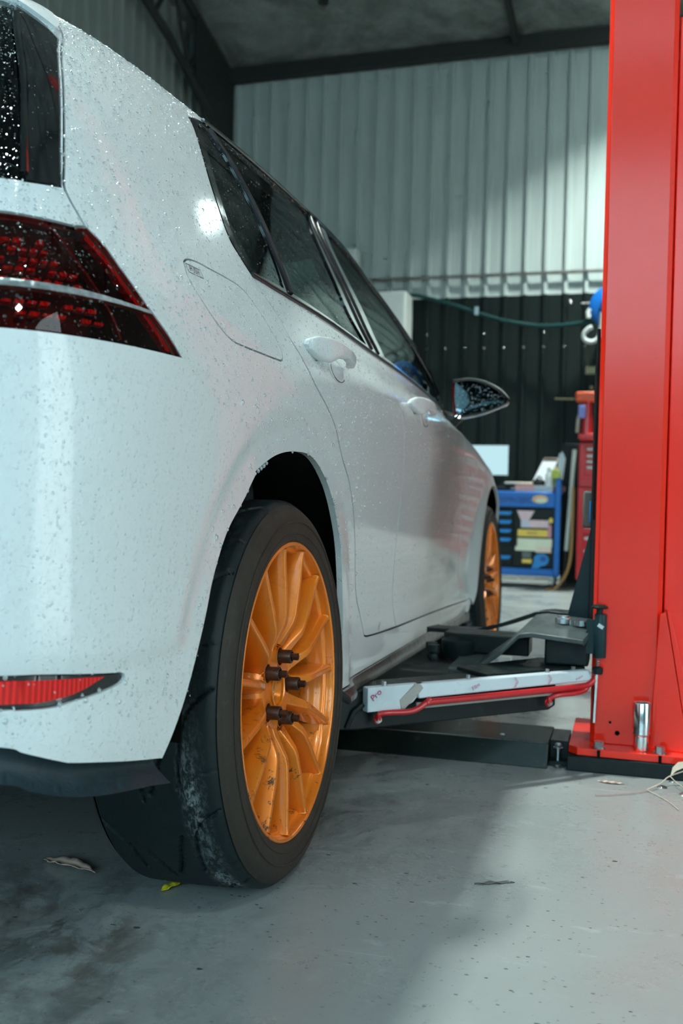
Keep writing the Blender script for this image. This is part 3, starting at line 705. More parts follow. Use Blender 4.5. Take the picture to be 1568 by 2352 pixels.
# side glazing
dlo=outline(dloR,dloB,dloT[::-1])
G1=outline([(7.74,12.42),(7.68,12.0),(7.45,10.99),(7.36,10.37),(7.33,9.9),(7.37,9.6),(7.42,9.50)],[(7.42,9.50),(7.74,9.50)],[(7.74,9.50),(7.78,9.83),(7.83,10.39),(7.89,11.03),(7.98,11.9),(7.97,12.36),(7.93,12.60)],[(7.93,12.60),(7.74,12.42)],step=.008)
G2=outline([(7.86,9.50),(8.43,9.47),(9.18,9.43)],[(9.18,9.43),(9.0,9.99),(9.14,10.73),(9.5,11.65),(10.02,12.78)],[(10.02,12.78),(9.7,12.86),(8.75,12.84),(8.12,12.78)],[(8.12,12.78),(8.10,12.36),(8.09,11.9),(8.00,11.03),(7.94,10.39),(7.90,9.83),(7.86,9.50)],step=.008)
G3=outline([(9.62,9.45),(9.94,9.44),(10.33,9.43),(10.81,9.45),(11.08,9.52)],[(11.08,9.52),(10.96,9.95),(10.9,10.4),(10.86,11.0),(10.86,11.6),(10.80,12.15),(10.62,12.52),(10.34,12.72)],[(10.34,12.72),(9.82,11.48),(9.55,10.63),(9.48,9.93),(9.62,9.45)],step=.008)
patch('window_surround',dlo,M['blackgloss'],car,holes=[G1,G2,G3],off=.0008,gap=.0012,flange=.012,mirror=True,du=.05,dv=.08)
patch('quarter_glass',G1,M['privacy'],car,off=-.0015,gap=0,flange=.004,mirror=True)
patch('rear_door_glass',G2,M['glass'],car,off=-.003,gap=0,flange=.004,mirror=True)
g3=patch('front_door_glass',G3,glass('front_side_glass',(.16,.21,.20),refl=.22),car,off=-.003,gap=0,flange=.004,mirror=True)
ridge([(p[0],p[1]-.02) for p in dloB],None,.0042,M['trim'],'belt_seal',.0015)
ridge([(p[0]-.02,p[1]+.05) for p in dloT[1:-1]],None,.0040,M['chrome'] if False else M['blackgloss'],'drip_rail',.003)
ridge([(8.05,12.75),(8.03,12.36),(8.03,11.9),(7.94,11.03),(7.88,10.39),(7.84,9.83),(7.81,9.45)],None,.0055,M['trim'],'window_divider',.001)
ridge([(10.14,12.95),(9.6,11.60),(9.27,10.70),(9.16,9.98),(9.30,9.40)],None,.004,M['trim'],'door_frame_seal',.001)
ridge([(10.24,12.90),(9.68,11.50),(9.38,10.64),(9.30,9.94),(9.46,9.40)],None,.004,M['trim'],'door_frame_seal',.001)
# inner lining so that the cabin reads dark
lin_out=outline([(4.9,9.3),(11.3,9.3)],[(11.3,9.3),(11.3,13.3)],[(11.3,13.3),(15.9,13.35)],[(15.9,13.35),(15.9,16.9)],[(15.9,16.9),(0,16.9)],[(0,16.9),(0,13.3)],[(0,13.3),(5.2,13.1)],[(5.2,13.1),(4.9,9.3)])
patch('cabin_lining',lin_out,M['cabin'],car,holes=[shrink(G1,-.006),shrink(G2,-.006),shrink(G3,-.006)],off=-.03,gap=0,flange=0,mirror=True)
# skirt
sk=outline([a_fw[-1],(8.4,1.72),(9.3,1.70),(10.5,1.62),(12.1,1.38)],[(12.1,1.38),(12.15,.45)],[(12.15,.45),(11,.55),(9.85,.9),(8.45,1.15)],[(8.45,1.15),a_fw[-1]])
def skoff(Q,V):
    top=np.interp(V[:,0],[8.3,9.3,10.5,12.1],[1.75,1.70,1.62,1.38]); bot=np.interp(V[:,0],[8.4,9.85,11,12.15],[1.15,.9,.55,.45])
    t=np.clip((V[:,1]-bot)/np.maximum(.05,top-bot),0,1); return .004+.010*np.sin(t*PI)
patch('side_skirt',sk,M['steel'],car,offf=skoff,gap=0,flange=.03,mirror=True,dv=.05)
# underbody and wheel arch liners
ub=MB(); ub.box((-1.66,.45,.16),(-.13,2.15,.40)); ub.box((-1.38,-.68,.36),(-.41,.45,.60)); ub.box((-1.38,2.15,.2),(-.41,3.25,.60))
ub.out('underbody',M['liner'],car,smooth=False)
for yc in (0,2.63):
    for sx,n in ((1,0),(-1,1)):
        mb=MB(); pts=[]
        for k in range(33):
            a=PI*k/32; pts.append((yc+math.cos(a)*.425,.327+math.sin(a)*.415))
        v=[];f=[]
        for X in (-.018,-.36):
            x=X if sx>0 else -1.79-X
            v+=[(x,y,z) for y,z in pts]
        for k in range(32): f.append((k,k+1,33+k+1,33+k))
        f.append(tuple(range(33,66)))
        # outer closing rim from body surface to liner
        link('wheel_arch_liner',v,f,M['liner'],car)
# cabin: floor, seats, dashboard
cb=MB(); cb.box((-1.68,-.50,.40),(-.13,1.9,.50)); cb.box((-1.60,-.45,.50),(-.19,-.02,.86)); cb.out('cabin_floor',M['cabin'],car,smooth=False)
def seat(x,y,w,name='seat',rec=.18,mat=None):
    mb=MB(); mat=mat or M['cabin']
    R=Matrix.Rotation(rec,3,'X'); mb.box((x-w/2,y-.06,.55),(x+w/2,y+.06,1.10),R,(x,y,.55)); mb.box((x-w/2,y,.48),(x+w/2,y+.5,.62))
    s=mb.out(name,mat,car,bevel=.035,seg=4)
    h=MB().box((x-.13,y-.22,1.11),(x+.13,y-.12,1.30),R,(x,y-.17,1.2)).out('headrest',M['seat'],s,bevel=.035,seg=4)
    for q in (-.06,.06): MB().tube([(x+q,y-.13,1.05),(x+q,y-.155,1.16)],.006,8).out('headrest_post',M['chrome'],s)
seat(-.42,.22,.5,'rear_seat'); seat(-.895,.22,.42,'rear_seat'); seat(-1.37,.22,.5,'rear_seat')
seat(-.48,1.02,.5,'front_seat'); seat(-1.31,1.02,.5,'front_seat')
MB().tube([(-.36,.50,1.27),(-.30,.54,1.12),(-.26,.60,.96),(-.25,.64,.7)],[.018,.03,.035,.035],10).out('pillar_trim',M['seat'],car)
MB().box((-1.6,1.75,.70),(-.19,2.05,.98)).out('dashboard',M['cabin'],car,bevel=.04,seg=3)
# door handles
def on(y,z,d=0):
    u,v=yz(y,z); q=S(np.array([u]),np.array([v]))[0]; n_=Snorm(np.array([u]),np.array([v]))[0]*NS; return q+n_*d
def handle(y0,z0,L):
    # curved grab bar, broad slanted boss at its rear end, shallow bowl below
    T_=[0,.05,.14,.26,.42,.62,.82,.94,1]; HH=[.004,.014,.021,.0225,.0165,.0125,.011,.008,.002]; LF=[.000,.004,.010,.018,.027,.030,.024,.012,.002]; ZC=[-.012,-.011,-.009,-.006,.002,.004,.000,-.004,-.006]
    n=40;k=16;v=[];f=[]
    for i in range(n+1):
        t=i/n; h=np.interp(t,T_,HH); lf=np.interp(t,T_,LF); zc=z0+np.interp(t,T_,ZC)-.010*t
        base=on(y0+L*t,zc)[0]
        for a in range(k):
            an=2*PI*a/k; dz=math.sin(an)*h
            ca=math.cos(an); sa_=math.sin(an); q_=lambda w:math.copysign(abs(w)**.6,w)
            v.append((base+lf*1.05+.004+q_(ca)*.010*min(1,h/.008),y0+L*t-dz*1.1*max(0,1-t*2.2),zc+q_(sa_)*h))
    for i in range(n):
        for a in range(k): f.append((i*k+a,i*k+(a+1)%k,(i+1)*k+(a+1)%k,(i+1)*k+a))
    f.append(tuple(range(k))); f.append(tuple(range(n*k,n*k+k))[::-1])
    h=link('door_handle',v,f,M['white'],car,auto=60)
    yc=y0+L*.70; zc=z0-.034; ra,rb=.050,.023; nr=28
    rings=[(1.0,.0003),(.93,.0022),(.86,.0016),(.62,.0030),(.3,.0042),(.02,.0046)]
    v=[];f=[]
    for s_,d_ in rings:
        for q in range(nr): v.append(on(yc+ra*s_*math.cos(2*PI*q/nr),zc+rb*s_*math.sin(2*PI*q/nr),d_))
    for i in range(len(rings)-1):
        for q in range(nr): f.append((i*nr+q,i*nr+(q+1)%nr,(i+1)*nr+(q+1)%nr,(i+1)*nr+q))
    f.append(tuple(range((len(rings)-1)*nr,len(rings)*nr)))
    link('handle_cup',v,f,M['white'],h)
    MB().tube([on(yc+ra*.90*math.cos(a),zc+rb*.92*math.sin(a),.002) for a in np.linspace(-3.5,-.7,18)],.0010,6).out('handle_gap',M['trim'],h)
    MB().tube([on(y0+.002+.050*s,z0+.004-.034*s,.001) for s in np.linspace(.2,1,8)],.0014,6).out('handle_gap',M['trim'],h)
handle(.075,.938,.25); handle(.93,.916,.25)
# mirror
mc=Vector((.032,1.78,1.005))
def mirror():
    K=.12
    # housing: flattened teardrop shell, glass facing backwards
    prof=cr([(-.066,-.060),(-.074,-.02),(-.078,.02),(-.076,.060)],4)+cr([(-.072,.066),(-.02,.070),(.03,.060),(.075,.038),(.104,.012),(.112,-.004),(.104,-.018),(.07,-.034),(.02,-.050),(-.03,-.060),(-.058,-.064)],4)
    prof=[tuple(p) for p in prof]
    sc_=[(1.0,0),(1.05,.012),(1.03,.05),(.85,.09),(.5,.115),(.15,.122)]
    v=[];f=[];n=len(prof)
    for s,d in sc_: v+=[(mc.x+p[0]*s,mc.y+d-K*p[0]*s,mc.z+p[1]*s) for p in prof]
    for i in range(len(sc_)-1):
        for k in range(n): f.append((i*n+k,i*n+(k+1)%n,(i+1)*n+(k+1)%n,(i+1)*n+k))
    f.append(tuple(range((len(sc_)-1)*n,len(sc_)*n)))
    v+=[(mc.x+p[0]*.90,mc.y+.004-K*p[0],mc.z+p[1]*.90) for p in prof]; b0=len(sc_)*n
    for k in range(n): f.append((b0+k,b0+(k+1)%n,(k+1)%n,k))
    h=link('door_mirror',v,f,M['blackgloss'],car,auto=50); h['label']='black door mirror with rain beads on its glass'
    v=[(mc.x+p[0]*.9,mc.y+.004-K*p[0],mc.z+p[1]*.9) for p in prof]; v.append((mc.x,mc.y+.010,mc.z))
    mg,nt,b=newmat('mirror_glass'); b.inputs['Metallic'].default_value=1; b.inputs['Roughness'].default_value=.05; b.inputs['Base Color'].default_value=(.34,.50,.56,1)
    hh=droplets(nt,coords(nt),[(150,.36,.4,1.0)]); nt.links.new(bump(nt,hh,.003),b.inputs['Normal'])
    link('mirror_glass',v,[(k,(k+1)%n,n) for k in range(n)],mg,h,auto=0)
    bd=MB()
    for i in range(90):
        x=RNG.uniform(-.062,.088);z=RNG.uniform(-.05,.048)
        if z>.05-.42*max(0,x) or z<-.052+.30*max(0,x): continue
        bd.ball((mc.x+x,mc.y+.003-K*x,mc.z+z),RNG.uniform(.0010,.0022),8,(1,.5,1))
    o=bd.out('mirror_beads',M['water'],h); o['kind']='stuff'
    mb=MB(); mb.tube([(-.02,1.83,.955),(-.045,1.84,.94),(-.075,1.84,.94),(-.10,1.84,.945)],[.018,.024,.030,.034],12); mb.out('mirror_foot',M['trim'],h)
mirror()
# rear door decal and PUSH mark
def decal(s,uv_c,size,ang,mat,name,parent,shear=.0,frame=None,th=.0006):
    u,v=uv_c; q=S(np.array([u]),np.array([v]))[0]
    tv,tf=text_mesh(s,size,shear)
    ca,sa=math.cos(ang),math.sin(ang)
    P=[(q[1]+x*ca-y*sa,q[2]+x*sa+y*ca) for x,y,_ in tv]; vs=[]
    for y,z in P:
        uu,vv=yz(y,z,u,v); p=S(np.array([uu]),np.array([vv]))[0]+Snorm(np.array([uu]),np.array([vv]))[0]*NS*th; vs.append(p)
    mb=MB(); mb.add(vs,tf)
    if frame:
        w,h=frame; c=[(-w,-h),(w,-h),(w,h),(-w,h)]; ci=[(a*(1-.05*1),b*.88) for a,b in c]; pts=c+[(a*.955,b*.84) for a,b in c]; vs=[]
        for x,y in pts:
            uu,vv=yz(q[1]+x*ca-y*sa,q[2]+x*sa+y*ca,u,v); vs.append(S(np.array([uu]),np.array([vv]))[0]+Snorm(np.array([uu]),np.array([vv]))[0]*NS*th)
        mb.add(vs,[(i,(i+1)%4,4+(i+1)%4,4+i) for i in range(4)])
    return mb.out(name,mat,parent,smooth=False)
decal('PUSH',(6.578,8.89),.0120,-.02,M['trim'],'push_mark',flap,frame=(.0215,.0068))
decal('LIFT',(9.36,2.59),.014,.45,M['trim'],'lift_mark',car,shear=.3)
# ------------------------------------------------------------------ wheels
def build_wheel():
    w=empty('wheel'); 
    # tyre: tread lathe with carved grooves, two sidewalls
    nth=720; xs=np.linspace(-.012,-.222,57)
    def rad(x):
        c=(x+.117)/.105; return .3275-.0035*c*c-.012*np.clip((abs(c)-.86)/.14,0,1)**2
    th=np.linspace(0,2*PI,nth,endpoint=False); T,X=np.meshgrid(th,xs,indexing='ij'); R=rad(X)
    # semi slick pattern: long curved slits and short hooks
    D=np.zeros_like(T)
    def groove(t0,pts,wd,dp):
        P=np.array(cr([np.array(p) for p in pts],6))
        d=np.full(T.shape,9.)
        tt=((T-t0+PI)%(2*PI)-PI)
        m=np.abs(tt)<.6
        a=np.stack([tt[m]*.327,X[m]],1); dd=np.full(len(a),9.)
        for p,q in zip(P[:-1],P[1:]):
            pq=q-p; L=pq@pq+1e-12; s=np.clip(((a-p)@pq)/L,0,1); dd=np.minimum(dd,np.hypot(*(a-p-s[:,None]*pq).T))
        g=np.zeros_like(T); g[m]=dp*np.clip((wd-dd)/(.35*wd)+.0,0,1); return g
    n=11
    for i in range(n):
        t0=2*PI*i/n+.12
        D=np.maximum(D,groove(t0,[(.0,-.020),(.02,-.045),(.05,-.062),(.105,-.070),(.150,-.074)],.0032,.006))
        D=np.maximum(D,groove(t0+.16,[(.0,-.085),(.03,-.095),(.07,-.105),(.11,-.120)],.0034,.006))
        D=np.maximum(D,groove(t0+.30,[(.0,-.150),(.03,-.140),(.075,-.132)],.0034,.006))
        D=np.maximum(D,groove(t0+.10,[(.0,-.215),(.03,-.19),(.06,-.178),(.12,-.172)],.0032,.006))
        D=np.maximum(D,groove(t0+.36,[(.0,-.014),(.004,-.026),(.006,-.040)],.0016,.003))
    R=R-D
    V=np.stack([X,np.cos(T)*R,np.sin(T)*R],-1).reshape(-1,3); m=len(xs)
    F=[]
    for i in range(nth):
        j=(i+1)%nth
        F+= [(i*m+k,i*m+k+1,j*m+k+1,j*m+k) for k in range(m-1)]
    ty=link('tyre',V,[f[::-1] for f in F],M['tread'],w,local=True,auto=50)
    prof=[(.2495,-.010),(.2525,-.003),(.258,.0015),(.272,.0045),(.288,.0035),(.300,.0005),(.3085,-.004),(.3125,-.0085),(.3160,-.012)]
    prof=[tuple(p) for p in cr(prof,4)]
    MB().lathe(prof,(0,0,0),(1,0,0),160).out('sidewall',M['sidewall'],ty,local=True)
    MB().lathe([(r,-.234-h) for r,h in prof],(0,0,0),(1,0,0),96).out('sidewall',M['sidewall'],ty,local=True)
    MB().lathe([(.286,.0044),(.287,.0056),(.2885,.0056),(.2895,.0040)],(0,0,0),(1,0,0),160).lathe([(.266,.0042),(.267,.0052),(.268,.0052),(.269,.0045)],(0,0,0),(1,0,0),160).out('sidewall_rib',M['sidewall'],ty,local=True)
    # rim barrel
    prof=[(.2470,-.012),(.2525,-.009),(.2535,-.004),(.2520,-.0005),(.2490,.0000),(.2465,-.002),(.2450,-.008),(.2435,-.016),(.2390,-.020),(.2365,-.026),(.2340,-.036),(.2290,-.050),(.2255,-.075),(.2235,-.12),(.2240,-.18),(.2400,-.215),(.2520,-.225)]
    rim=MB().lathe([tuple(p) for p in cr(prof,3)],(0,0,0),(1,0,0),144).out('rim',M['orange'],w,local=True,auto=60)
    # spokes: fifteen, kinked, tall section with a crisp ridge
    for k in range(15):
        an=2*PI*k/15; c,s=math.cos(an),math.sin(an)
        grp=0; lugk=(k%3==0)
        st=[(.2440,-.004,.0038,.026,.0085,0),(.2300,-.005,.0040,.036,.0100,0),(.200,-.0055,.0042,.044,.0115,0),(.160,-.006,.0044,.050,.0125,0),(.128,-.0075,.0050,.054,.0135,0),(.115,-.0105,.0058,.053,.0140,0),(.095,-.021,.0070,.046,.0150,0),(.078,-.030,.0085,.038,.0160,0),(.062,-.035,.0100,.032,.0165,0)]
        if lugk: st=st[:-1]+[(.0755,-.033,.0085,.034,.0165,0)]
        v=[];f=[]
        for r,x,hw,dp,hb,sh in st:
            ring=[(x,hw),(x-.003,hw+.0018),(x-dp*.55,hb*.88),(x-dp,hb),(x-dp,-hb),(x-dp*.55,-hb*.88),(x-.003,-hw-.0018),(x,-hw)]
            for X_,t in ring: v.append((X_,c*r-s*(t+sh),s*r+c*(t+sh)))
        nn=8
        for i in range(len(st)-1):
            for q in range(nn): f.append((i*nn+q,i*nn+(q+1)%nn,(i+1)*nn+(q+1)%nn,(i+1)*nn+q))
        f.append(tuple(range(nn))); f.append(tuple(range((len(st)-1)*nn,len(st)*nn))[::-1])
        sp=link('spoke',v,f,M['orange'],rim,local=True,bevel=.0016,auto=30)
    # hub: bowl with lug pockets
    hub=MB()
    N_=200;rings=[(.024,-.044),(.028,-.034),(.034,-.0322),(.038,-.032),(.043,-.032),(.047,-.032),(.052,-.032),(.058,-.032),(.063,-.0322),(.068,-.0335),(.073,-.036),(.080,-.042),(.087,-.055),(.090,-.075)]
    v=[];f=[]
    for i in range(N_):
        a=2*PI*i/N_
        for r,x in rings:
            # five pockets
            y,z=math.cos(a)*r,math.sin(a)*r
            for q in range(5):
                b=2*PI*q/5; d=math.hypot(y-math.cos(b)*.056,z-math.sin(b)*.056)
                if d<.0160: x=x-.024*min(1,(.0160-d)/.003)
            v.append((x,y,z))
    n=len(rings)
    for i in range(N_):
        j=(i+1)%N_; f+=[(i*n+k,i*n+k+1,j*n+k+1,j*n+k) for k in range(n-1)]
    link('hub',v,f,M['orange'],rim,local=True,auto=40)
    MB().lathe([(.034,-.0325),(.0335,-.0285),(.031,-.0275),(.029,-.0295),(.0285,-.042),(.026,-.050),(0,-.051)],(0,0,0),(1,0,0),48).out('centre_bore',M['orange'],rim,local=True)
    MB().lathe([(.0255,-.047),(.0250,-.044),(.020,-.044),(.018,-.048),(0,-.048)],(0,0,0),(1,0,0),32).out('hub_cap_ring',M['steel'],rim,local=True)
    for q in range(5):
        b=2*PI*q/5; y,z=math.cos(b)*.056,math.sin(b)*.056
        mb=MB(); mb.lathe([(.0118,-.055),(.0118,-.0115),(.0112,-.0100),(.0080,-.0095),(.0078,-.013),(0,-.013)],(0,y,z),(1,0,0),24)
        mb.prism([(-.013,y+math.cos(k*PI/3)*.0064,z+math.sin(k*PI/3)*.0064) for k in range(6)],(.0145,0,0)); mb.lathe([(.0045,.0015),(.0045,.0022),(0,.0022)],(0,y,z),(1,0,0),12)
        mb.out('lug_nut',M['lug'],rim,local=True)
        MB().lathe([(.0172,-.0316),(.0164,-.0312),(.0156,-.0322),(.0154,-.058)],(0,y,z),(1,0,0),28).out('lug_seat',M['orange'],rim,local=True)
    # brake disc and caliper seen through the spokes
    MB().lathe([(.05,-.085),(.145,-.085),(.147,-.088),(.147,-.102),(.145,-.105),(.05,-.105)],(0,0,0),(1,0,0),64).out('brake_disc',M['steel'],w,local=True)
    cal=MB()
    for k in range(10):
        a0=PI*.80+k*.07; a1=a0+.07
        cal.add([(x,math.cos(a)*r,math.sin(a)*r) for a in (a0,a1) for x in (-.065,-.125) for r in (.10,.165)],[(0,1,3,2),(4,6,7,5),(0,4,5,1),(2,3,7,6),(0,2,6,4),(1,5,7,3)])
    cal.out('brake_caliper',M['liner'],w,local=True)
    return w
wheel0=build_wheel()
def copy_tree(o,parent=None):
    c=o.copy(); COL.objects.link(c)
    if parent: c.parent=parent
    for ch in list(o.children):
        copy_tree(ch,c)
    return c
CAM=.0353
def place_wheel(w,x,y,z,right=True,spin=0):
    w.parent=car
    b=Matrix.Translation((x,y,z))@(Matrix.Rotation(PI,4,'Z') if not right else Matrix.Identity(4))@Matrix.Rotation(-CAM,4,'Y')@Matrix.Rotation(spin,4,'X')
    w.matrix_parent_inverse=wm(car).inverted(); w.matrix_basis=b
place_wheel(wheel0,0,0,.327+.0005,spin=0)
w1=copy_tree(wheel0); w2=copy_tree(wheel0); w3=copy_tree(wheel0)
place_wheel(w1,0,2.63,.3275+.0,spin=.12); place_wheel(w2,-1.79,0,.3275,False); place_wheel(w3,-1.79,2.63,.3275,False)
# ------------------------------------------------------------------ rain beads standing on the panels
def beads(n=17000):
    u=RNG.uniform(3.6,11.2,n*3); vv=RNG.uniform(2.9,13.9,n*3)
    keep=RNG.random(n*3)<np.clip(.18+.82*((vv-2.9)/9),0,1); u=u[keep][:n];vv=vv[keep][:n]
    ur=RNG.uniform(4.6,11.0,2600); vr=RNG.normal(13.72,.2,2600).clip(13.1,14.4); u=np.concatenate([u,ur]); vv=np.concatenate([vv,vr])
    Q=S(u,vv);Nn=Snorm(u,vv)*NS
    drk=np.zeros(len(Q),bool)
    for P_ in (dlo,hg_o,tl): drk|=inside(P_[::4],u,vv)
    ok=~(drk&(RNG.random(len(Q))<.5))&~(((np.hypot(Q[:,1],Q[:,2]-.327)<.42)&(Q[:,2]<.8))|(Q[:,2]<.37)); Q=Q[ok];Nn=Nn[ok];drk=drk[ok]
    r=np.minimum(.0027,RNG.lognormal(math.log(.00098),.42,len(Q)))*np.where(drk,.72,np.where(Q[:,1]>.5,.72,np.where(Q[:,2]<.80,1.5,1.0))); st=1+.35*RNG.random(len(Q))
    d=np.array([0,0,-1.])-Nn*(-Nn[:,2:3]); d/=np.maximum(1e-6,np.linalg.norm(d,axis=1))[:,None]; e=np.cross(Nn,d)
    H=np.array([(math.cos(a)*s,math.sin(a)*s,h) for s,h in ((1,0),(.82,.42),(.42,.68)) for a in np.linspace(0,2*PI,8)[:-1]]+[(0,0,.76)])
    V=Q[:,None,:]+Nn[:,None,:]*.0003+(e[:,None,:]*H[None,:,0:1]+d[:,None,:]*H[None,:,1:2]*st[:,None,None]+Nn[:,None,:]*H[None,:,2:3])*r[:,None,None]
    F0=[(ring*7+k,ring*7+(k+1)%7,ring*7+7+(k+1)%7,ring*7+7+k) for ring in range(2) for k in range(7)]
    v=V.reshape(-1,3).tolist(); m=len(H); T0=[(14+k,14+(k+1)%7,21) for k in range(7)]
    f=[tuple(b*m+i for i in q) for b in range(len(Q)) for q in F0+T0]
    fm=[int(drk[b]) for b in range(len(Q)) for q in F0+T0]
    mb=MB(); mb.add(v,f); mb.m=fm; mb.cm=0
    # beads hanging from the arch lip and bumper edge
    lip=[S(np.array([p[0]]),np.array([p[1]]))[0] for p in cr(a_fw[:7],8)+cr(a_re[4:],6)]
    for k in range(34):
        q=lip[RNG.integers(len(lip))]; r=.0013+RNG.random()*.0016
        mb.ball((q[0]-.002,q[1],q[2]+.001),r,8,(1,1,1.3))
    o=mb.out('water_beads',[M['water'],M['waterclear']],car,auto=0); o['kind']='stuff'
beads()
# ------------------------------------------------------------------ two-post lift
lift=empty('vehicle_lift',(.60,1.05,0)); tag(lift,'red steel lift post with black swing arms reaching towards the white car','vehicle lift')
# sub base and red base plate
MB().box((.412,.92,0),(1.05,1.32,.038)).out('sub_base',M['blacksteel'],lift,bevel=.003)
bp_=MB(); z0,z1=.039,.057
bp_.prism([(.414,1.30,z0),(.414,.952,z0),(.436,.928,z0),(1.0,.912,z0),(1.0,1.30,z0)],(0,0,z1-z0))
base=bp_.out('base_plate',M['red'],lift,bevel=.0015)
for x in (.488,.632):
    MB().box((x-.0035,.9185,.0395),(x+.0035,.926,.0565)).out('plate_slot',M['liner'],base,smooth=False)
for x,y in ((.487,.948),(.632,.945)):
    b=MB(); b.hexbolt((x,y,.0575),(0,0,1),.012,.016); b.tube([(x,y,.03),(x,y,.06)],.005,8); b.out('anchor_bolt',M['zinc'],lift,smooth=False)
# post: folded channel. front face, chamfered edges, returns
H=4.1
post=MB()
prof=[(.463,1.012),(.473,1.000),(.618,1.000),(.630,1.010),(.632,1.05),(.66,1.06),(.80,1.062),(.812,1.075),(.812,1.30),(.463,1.30),(.463,1.23),(.50,1.23),(.50,1.26),(.77,1.26),(.77,1.10),(.50,1.10),(.50,1.115),(.463,1.115)]
ZP=1.885
pf=[(.463,1.012),(.473,1.000),(.618,1.000),(.630,1.010),(.632,1.10),(.50,1.10),(.50,1.115),(.463,1.115)]
post.prism([(x,y,.057) for x,y in pf][::-1],(0,0,H)); P=post.out('post',M['red'],lift,bevel=.002)
MB().prism([(x,y,.057) for x,y in [(.634,1.042),(.80,1.045),(.812,1.058),(.812,1.30),(.47,1.30),(.47,1.235),(.60,1.235),(.634,1.10)]][::-1],(0,0,1.83)).out('post_rear_channel',M['red'],lift,bevel=.003)
# gusset beside the front face, leaning out towards the base
MB().prism([(.624,.992,.390),(.638,.992,.398),(.700,.965,.057),(.606,.985,.057)],(0,.012,0)).out('base_gusset',M['red'],lift,bevel=.002)
MB().prism([(.640,1.0,.40),(.648,1.0,.40),(.730,.985,.057),(.700,.985,.057)],(0,.05,0)).out('base_gusset',M['red'],lift,bevel=.002)
for x,z,r in ((.512,.112,.0035),(.530,.086,.0062)):
    MB().lathe([(r,.0),(r,-.0004),(0,-.0004)],(x,.9995,z),(0,-1,0),20).lathe([(r,0),(r*.8,.0003),(0,.0003)],(x,.9995,z),(0,-1,0),20).out('post_hole',M['liner'],P,smooth=False)
# carriage running up the open side of the post
car_=MB(); car_.box((.447,1.11,.30),(.462,1.235,1.03)); carr=car_.out('carriage',M['blacksteel'],lift,bevel=.003)
MB().prism([(.452,1.14,.620),(.452,1.14,.335),(.386,1.14,.335)],(0,.016,0)).out('carriage_gusset',colm('gusset_teal_black',(.006,.030,.036),.4),carr,bevel=.002)
MB().box((.425,1.12,.597),(.458,1.20,.695)).out('rubber_stop',colm('rubber_grey',(.10,.115,.10),.7),carr,bevel=.006)
MB().box((.443,1.113,.612),(.4465,1.118,.668)).out('stop_pin',M['bluehandle'],carr,bevel=.001)
# hose and cable inside
MB().tube([(.452,1.108,.62),(.453,1.108,1.0),(.455,1.108,1.12)],.0045,8).out('carriage_cable',M['blacksteel'],lift)
# near swing arm with the film-wrapped door guard
A=Vector((.452,.985,0)); B=Vector((-.004,.515,0)); d=(A-B).normalized(); s=Vector((d.y,-d.x,0)) # s points to camera side
def AP(t,off,z): p=B+(A-B)*t+s*off; return Vector((p.x,p.y,z))
arm=MB()
arm.prism([AP(-.10,-.012,.152),AP(-.02,-.012,.148),AP(.83,-.012,.148),AP(.862,-.012,.158),AP(.862,-.012,.200),AP(.862,-.012,.236),AP(-.10,-.012,.236)],s*-.10)
arm_o=arm.out('swing_arm',M['blacksteel'],lift,bevel=.003)
# arm head plates
h=MB(); h.prism([AP(.55,-.03,.236),AP(.55,-.15,.236),AP(1.02,-.19,.236),AP(1.10,-.10,.236),AP(1.02,-.02,.236)],(0,0,.010)); h.out('arm_head_plate',M['blacksteel'],arm_o,bevel=.002)
# extension with pad under the sill
e=MB(); e.prism([AP(-.42,-.028,.160),AP(0,-.028,.160),AP(0,-.028,.224),AP(-.42,-.028,.224)],s*-.068); ex=e.out('arm_extension',M['blacksteel'],arm_o,bevel=.003)
pc=AP(-.50,-.06,0); MB().lathe([(0,.118),(.045,.118),(.055,.125),(.055,.15),(.028,.152),(.028,.158),(.06,.158),(.062,.166),(0,.166)],(pc.x,pc.y,0),(0,0,1),32).out('lift_pad',M['blacksteel'],arm_o)
MB().tube([AP(-.06,-.011,.155),AP(-.035,-.008,.190),AP(0.0,-.006,.205)],.006,10).out('weld_bead',M['blacksteel'],arm_o)
# guard: red tube frame below, white film covered pad
g=MB()
g.prism([AP(0,.012,.190),AP(.135,.012,.190),AP(.185,.012,.204),AP(.235,.012,.238),AP(.235,.012,.2445),AP(0,.012,.2445)],s*-.022)
g1=g.out('arm_guard',M['film'],arm_o,bevel=.002); g1['label']='white film-wrapped guard block'
g=MB(); g.prism([AP(.20,.020,.212),AP(.985,.020,.218),AP(1.0,.020,.226),AP(1.0,.012,.2445),AP(.20,.012,.2445)],s*-.022); g.out('guard_rail',M['film'],arm_o,bevel=.004,seg=3)
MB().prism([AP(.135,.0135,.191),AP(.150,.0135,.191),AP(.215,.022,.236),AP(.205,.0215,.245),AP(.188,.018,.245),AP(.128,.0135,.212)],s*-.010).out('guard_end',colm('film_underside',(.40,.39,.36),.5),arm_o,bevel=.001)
tb=[AP(.045,.012,.172),AP(.045,.014,.184),AP(.075,.018,.187),AP(.16,.022,.186),AP(.205,.022,.194),AP(.245,.022,.210)]
MB().tube(cr(tb,5),.0066,12).out('guard_tube',M['redchest'],arm_o)
MB().tube(cr([AP(.225,.022,.202),AP(.27,.022,.2035),AP(.6,.022,.2045),AP(.93,.022,.207),AP(.985,.022,.212),AP(1.012,.022,.226),AP(1.006,.022,.240)],6),.0078,12).out('guard_tube',M['redchest'],arm_o)
MB().tube(cr([AP(.985,.022,.212),AP(.955,.022,.196),AP(.90,.022,.1915),AP(.83,.018,.190),AP(.80,.012,.182),AP(.80,.012,.172)],6),.0066,12).out('guard_tube',M['redchest'],arm_o)
